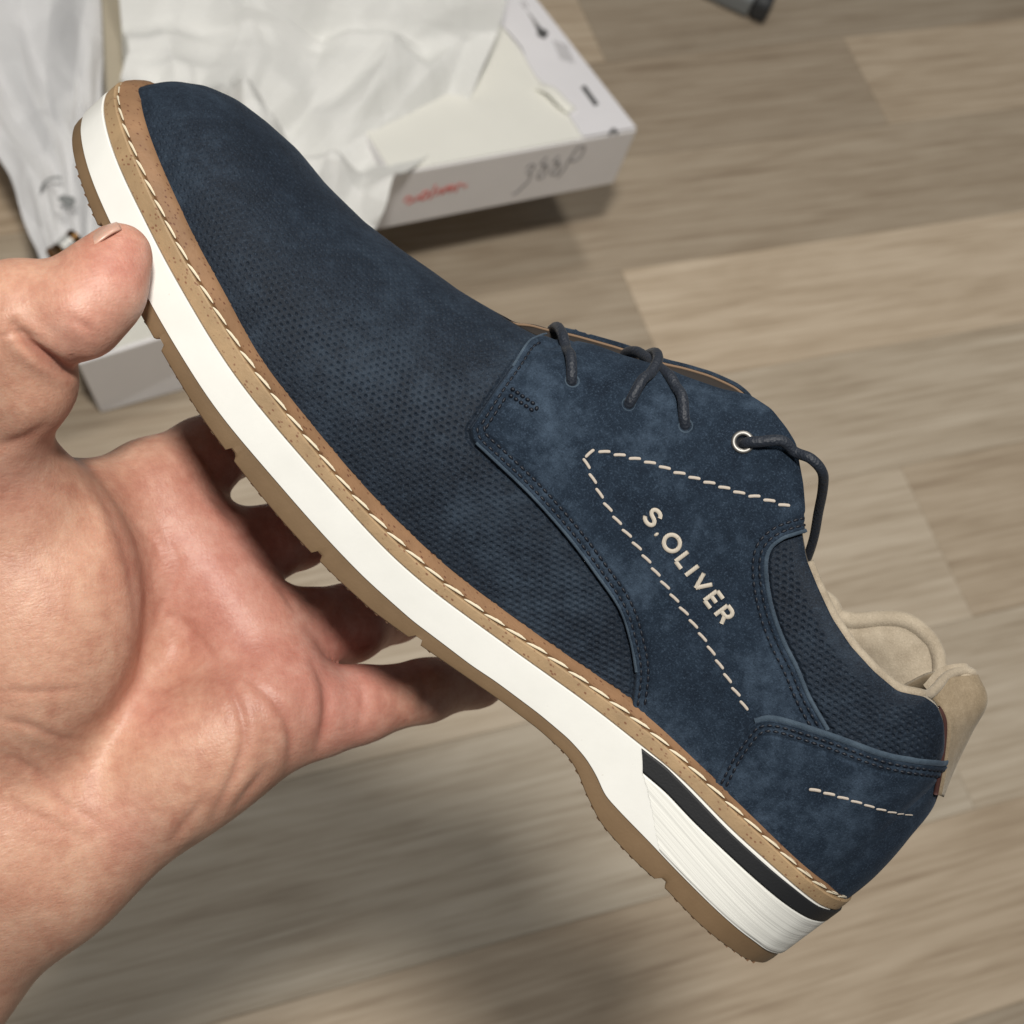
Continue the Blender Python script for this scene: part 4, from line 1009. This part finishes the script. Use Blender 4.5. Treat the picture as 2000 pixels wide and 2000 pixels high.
# printed marks on the label strip: shoe picture, lines of small print, code
lf = lambda u, v_: on_lid(u, v_, 0.0025)
nl_ = np.cross(uL, vL - np.array([0, 0, 0.068 / LL])); sl_ = vL - np.array([0, 0, 0.068 / LL])
def lid_uv(px, py):                               # where a sight line meets the lid
    r = ray(px, py); t_ = ((A0 - CAM) @ nl_) / (r @ nl_); p = CAM + r * t_ - A0
    k = np.linalg.lstsq(np.stack([uL, sl_], 1), p, rcond=None)[0]; return tuple(k)
def lpx(*P): return [lid_uv(*p) for p in P]
strokes_on("shoe_picture", lf, [lpx((1048, 58), (1056, 66)), lpx((1052, 76), (1062, 66)), lpx((1058, 80), (1066, 70)), lpx((1050, 68), (1062, 76))], 0.0019, MAT['black_print'], lab)
lines = [lpx((1016, 10), (1026, 24)), lpx((1021, 8), (1030, 20))]
for k in range(5): lines.append(lpx((1080 + 6 * k, 84 + 2 * k), (1096 + 6 * k, 122 + 2 * k)))
for k in range(4): lines.append(lpx((1030 + 4 * k, 28 + 5 * k), (1046 + 4 * k, 58 + 2 * k)))
strokes_on("small_print", lf, lines, 0.0004, MAT['ink'], lab)
strokes_on("code_print", lf, [lpx((1136, 176), (1162, 212)), lpx((1140, 174), (1166, 210))], 0.0011, MAT['black_print'], lab)
strokes_on("corner_mark", lf, [lpx((1190, 266), (1197, 258), (1204, 265))], 0.0011, MAT['black_print'], lab)
# box body
n0 = at_z(197, 806, 0.001); e0 = np.array([0.434, 0.722, 0.001]); nT = np.array([0.214, 0.690, 0.075]); eT = np.array([0.434, 0.728, 0.078])
back = np.array([-0.02, 0.33, 0])
def board(name, a, b, c_, d, thick, mat, parent=bx):
    a, b, c_, d = map(np.asarray, (a, b, c_, d)); n = np.cross(b - a, d - a); n /= np.linalg.norm(n)
    V, Fc = hexa((a, b, c_, d), (a + n * thick, b + n * thick, c_ + n * thick, d + n * thick)); o = bpart(name, V, Fc, mat, parent); bevel(o, 0.0008); return o
board("front_wall", n0, e0, eT, nT, -0.003, MAT['card'])
board("right_wall", e0, e0 + back, eT + back, eT, -0.003, MAT['card'])
board("left_wall", n0 + back, n0, nT, nT + back, -0.003, MAT['card'])
board("back_wall", e0 + back, n0 + back, nT + back, eT + back, -0.003, MAT['card'])
board("bottom", n0 + [0.004, 0.006, 0.001], e0 + [-0.004, 0.006, 0.001], e0 + back + [-0.004, -0.004, 0.001], n0 + back + [0.004, -0.004, 0.001], 0.002, MAT['card_in'])
g0, g1 = at_z(214, 300, 0.128), at_z(196, -60, 0.128); h0, h1 = at_z(250, 300, 0.128), at_z(231, -60, 0.128)
V, Fc = hexa([p - [0, 0, .120] for p in (g0, h0, h1, g1)], (g0, h0, h1, g1)); o = bpart("divider", V, Fc, MAT['card_edge']); bevel(o, 0.001)

# ------------------------------------------------------------------ crumpled tissue paper
def m_tissue(name, col, thin):
    t = NT(name); v = t.coord(); c = t.ramp(t.noise(v, 14, 5), [(0.3, tuple(x * 0.93 for x in col)), (0.7, col)])
    t.set(Base_Color=c, Roughness=0.65, Normal=t.bump(t.noise(v, 90, 4, 0.6, 0.8), 0.25, 0.004))
    tl = t.n('ShaderNodeBsdfTranslucent'); t.l(c, tl.inputs['Color']); tp_ = t.n('ShaderNodeBsdfTransparent')
    m1 = t.n('ShaderNodeMixShader'); m1.inputs[0].default_value = 0.15; t.l(t.b.outputs[0], m1.inputs[1]); t.l(tl.outputs[0], m1.inputs[2])
    m2 = t.n('ShaderNodeMixShader'); m2.inputs[0].default_value = thin; t.l(m1.outputs[0], m2.inputs[1]); t.l(tp_.outputs[0], m2.inputs[2])
    t.l(m2.outputs[0], t.t.nodes['Material Output'].inputs[0])
    return t.m
MAT['tissue'] = m_tissue("tissue_paper", (0.90, 0.905, 0.885), 0.08); MAT['wrap'] = m_tissue("wrapping_paper", (0.80, 0.805, 0.82), 0.05)
def tissue(name, corners, amp, seed, mat, nf=9, n=220, sag=0.0, wob=0.012):
    r = np.random.default_rng(seed); u, v_ = np.meshgrid(np.linspace(0, 1, n), np.linspace(0, 1, n), indexing='ij')
    LC, RC = spline(corners[0], n), spline(corners[1], n)
    P = LC[None] * (1 - u)[..., None] + RC[None] * u[..., None]
    hgt = np.zeros_like(u)
    for k in range(3):                           # broad swells
        a = r.uniform(0, np.pi); ph = r.uniform(0, 6); hgt += 0.20 * np.sin((u * math.cos(a) + v_ * math.sin(a)) * (5 + 3 * k) + ph)
    for k in range(nf):                           # straight sharp folds, each over a limited reach
        a = r.uniform(0, np.pi); c0 = r.uniform(0, 1, 2); w = (u - c0[0]) * math.cos(a) + (v_ - c0[1]) * math.sin(a); al = -(u - c0[0]) * math.sin(a) + (v_ - c0[1]) * math.cos(a)
        w = w + 0.03 * np.sin(al * 7 + k); reach = r.uniform(0.03, 0.22); ln = r.uniform(0.15, 0.5)
        hgt += r.choice([-1, 1]) * r.uniform(0.5, 1.3) * np.maximum(reach - np.abs(w), 0) * smoothstep(ln, 0.3 * ln, np.abs(al)) * 2.2
    hgt = (hgt - hgt.mean())
    P[..., 2] += amp * hgt + sag * (np.sin(np.pi * u) * np.sin(np.pi * v_))
    ed = wob * (np.sin(9 * u + seed) + 0.6 * np.sin(23 * v_ + seed * 2))
    edge = np.maximum(np.abs(u - .5), np.abs(v_ - .5)) * 2
    P[..., 0] += ed * smoothstep(0.8, 1, edge); P[..., 1] += 0.7 * ed[::-1] * smoothstep(0.8, 1, edge)
    o = mesh_obj(name, P.reshape(-1, 3), grid_faces(n, n), mat); return o
zz = lambda P, z: [at_z(x, y, z) for x, y in P]
o = tissue("tissue_paper", (zz([(236, -140), (236, 0), (262, 80), (250, 130), (248, 200), (240, 330), (225, 440)], .148), zz([(1000, -140), (968, 20), (955, 80), (890, 205), (800, 320), (748, 372), (738, 425), (705, 452)], .150)), 0.052, 5, MAT['tissue'], nf=46, sag=0.010, wob=0.003)
o['label'] = "big crumpled sheet of white tissue paper spilling from the box onto its lid"; o['category'] = "tissue paper"
o = tissue("wrapping_paper", (zz([(-260, -150), (-120, 100), (-10, 290), (42, 400), (80, 520), (95, 600)], .100), zz([(190, -150), (192, 60), (198, 180), (200, 300), (205, 480), (210, 600)], .105)), 0.022, 23, MAT['wrap'], nf=30, sag=0.006, wob=0.002)
o['label'] = "white wrapping paper with a small dark print, at the left edge above the thumb"; o['category'] = "wrapping paper"
wp = o
def pf(px, py, z=0.116): return at_z(px, py, z)
parts = []
for P, r_ in (([(80, 372), (86, 358), (100, 348), (118, 346)], .0009), ([(118, 384), (128, 392), (142, 402)], .0028), ([(122, 394), (134, 388), (144, 394)], .0024), ([(96, 350), (110, 346), (120, 350)], .0010)):
    parts.append(tube(spline([pf(*p) for p in P], 14), r_, 6, flat=0.3))
V, Fc = join(parts); mesh_obj("dark_print", V, Fc, simple("faded_print", (0.22, 0.23, 0.23), 0.7), wp)
# a small metal cap lying in the paper behind the thumb
cap = empty("metal_cap", "small shiny metal ferrule with dark brass ends lying behind the thumb tip", "metal cap", None, Matrix.Translation(at_z(126, 482, .140)))
ax = at_z(152, 458, .10) - at_z(100, 502, .10); ax /= np.linalg.norm(ax)
for nm, s0, s1, r0, r1, mt in (("barrel", -.0045, .0045, .0056, .0056, 'steel'), ("end_ring", .0048, .010, .0050, .0062, 'brass'), ("end_ring", -.010, -.0048, .0062, .0050, 'brass')):
    P = [ax * s_ for s_ in np.linspace(s0, s1, 10)]; V, Fc = tube(P, np.linspace(r0, r1, 10), 20); mesh_obj(nm, V, Fc, MAT[mt], cap)

# ------------------------------------------------------------------ grey metal foot at the top edge
fz = 0.022
fa, fb = at_z(1492, 12, fz), at_z(1340, -59, fz); ax = fb - fa; ax[2] = 0; ax /= np.linalg.norm(ax); sd = np.array([-ax[1], ax[0], 0])
if sd @ np.array([0, 1, 0]) < 0: sd = -sd
ft = empty("furniture_foot", "grey metal furniture foot with dark end cap, at the top edge", "furniture foot", None, Matrix.Translation(fa))
def rounded_bar(s0, s1, wd, hgt, r, k=6):
    prof_ = []
    for cx, cy, a0 in ((wd / 2 - r, hgt - r, 0), (-wd / 2 + r, hgt - r, 90), (-wd / 2 + r, r, 180), (wd / 2 - r, r, 270)):
        for j in range(k + 1):
            a = math.radians(a0 + 90 * j / k); prof_.append((cx + r * math.cos(a), cy + r * math.sin(a)))
    n = len(prof_); V = []
    for s_ in (s0, s1):
        for y_, z_ in prof_: V.append(ax * s_ + sd * (y_ + 0.5 * wd) + np.array([0, 0, z_ - fz]))
    return np.array(V), [tuple(range(n))[::-1], tuple(range(n, 2 * n))] + [(i, (i + 1) % n, n + (i + 1) % n, n + i) for i in range(n)]
V, Fc = rounded_bar(0.010, 0.30, 0.029, 0.024, 0.006); o = mesh_obj("bar", V, Fc, simple("grey_paint", (0.20, 0.215, 0.22), 0.45), ft); bevel(o, 0.001)
V, Fc = rounded_bar(-0.006, 0.0095, 0.033, 0.026, 0.008); o = mesh_obj("end_cap", V, Fc, simple("dark_rubber", (0.03, 0.033, 0.036), 0.6), ft); bevel(o, 0.004, 3)
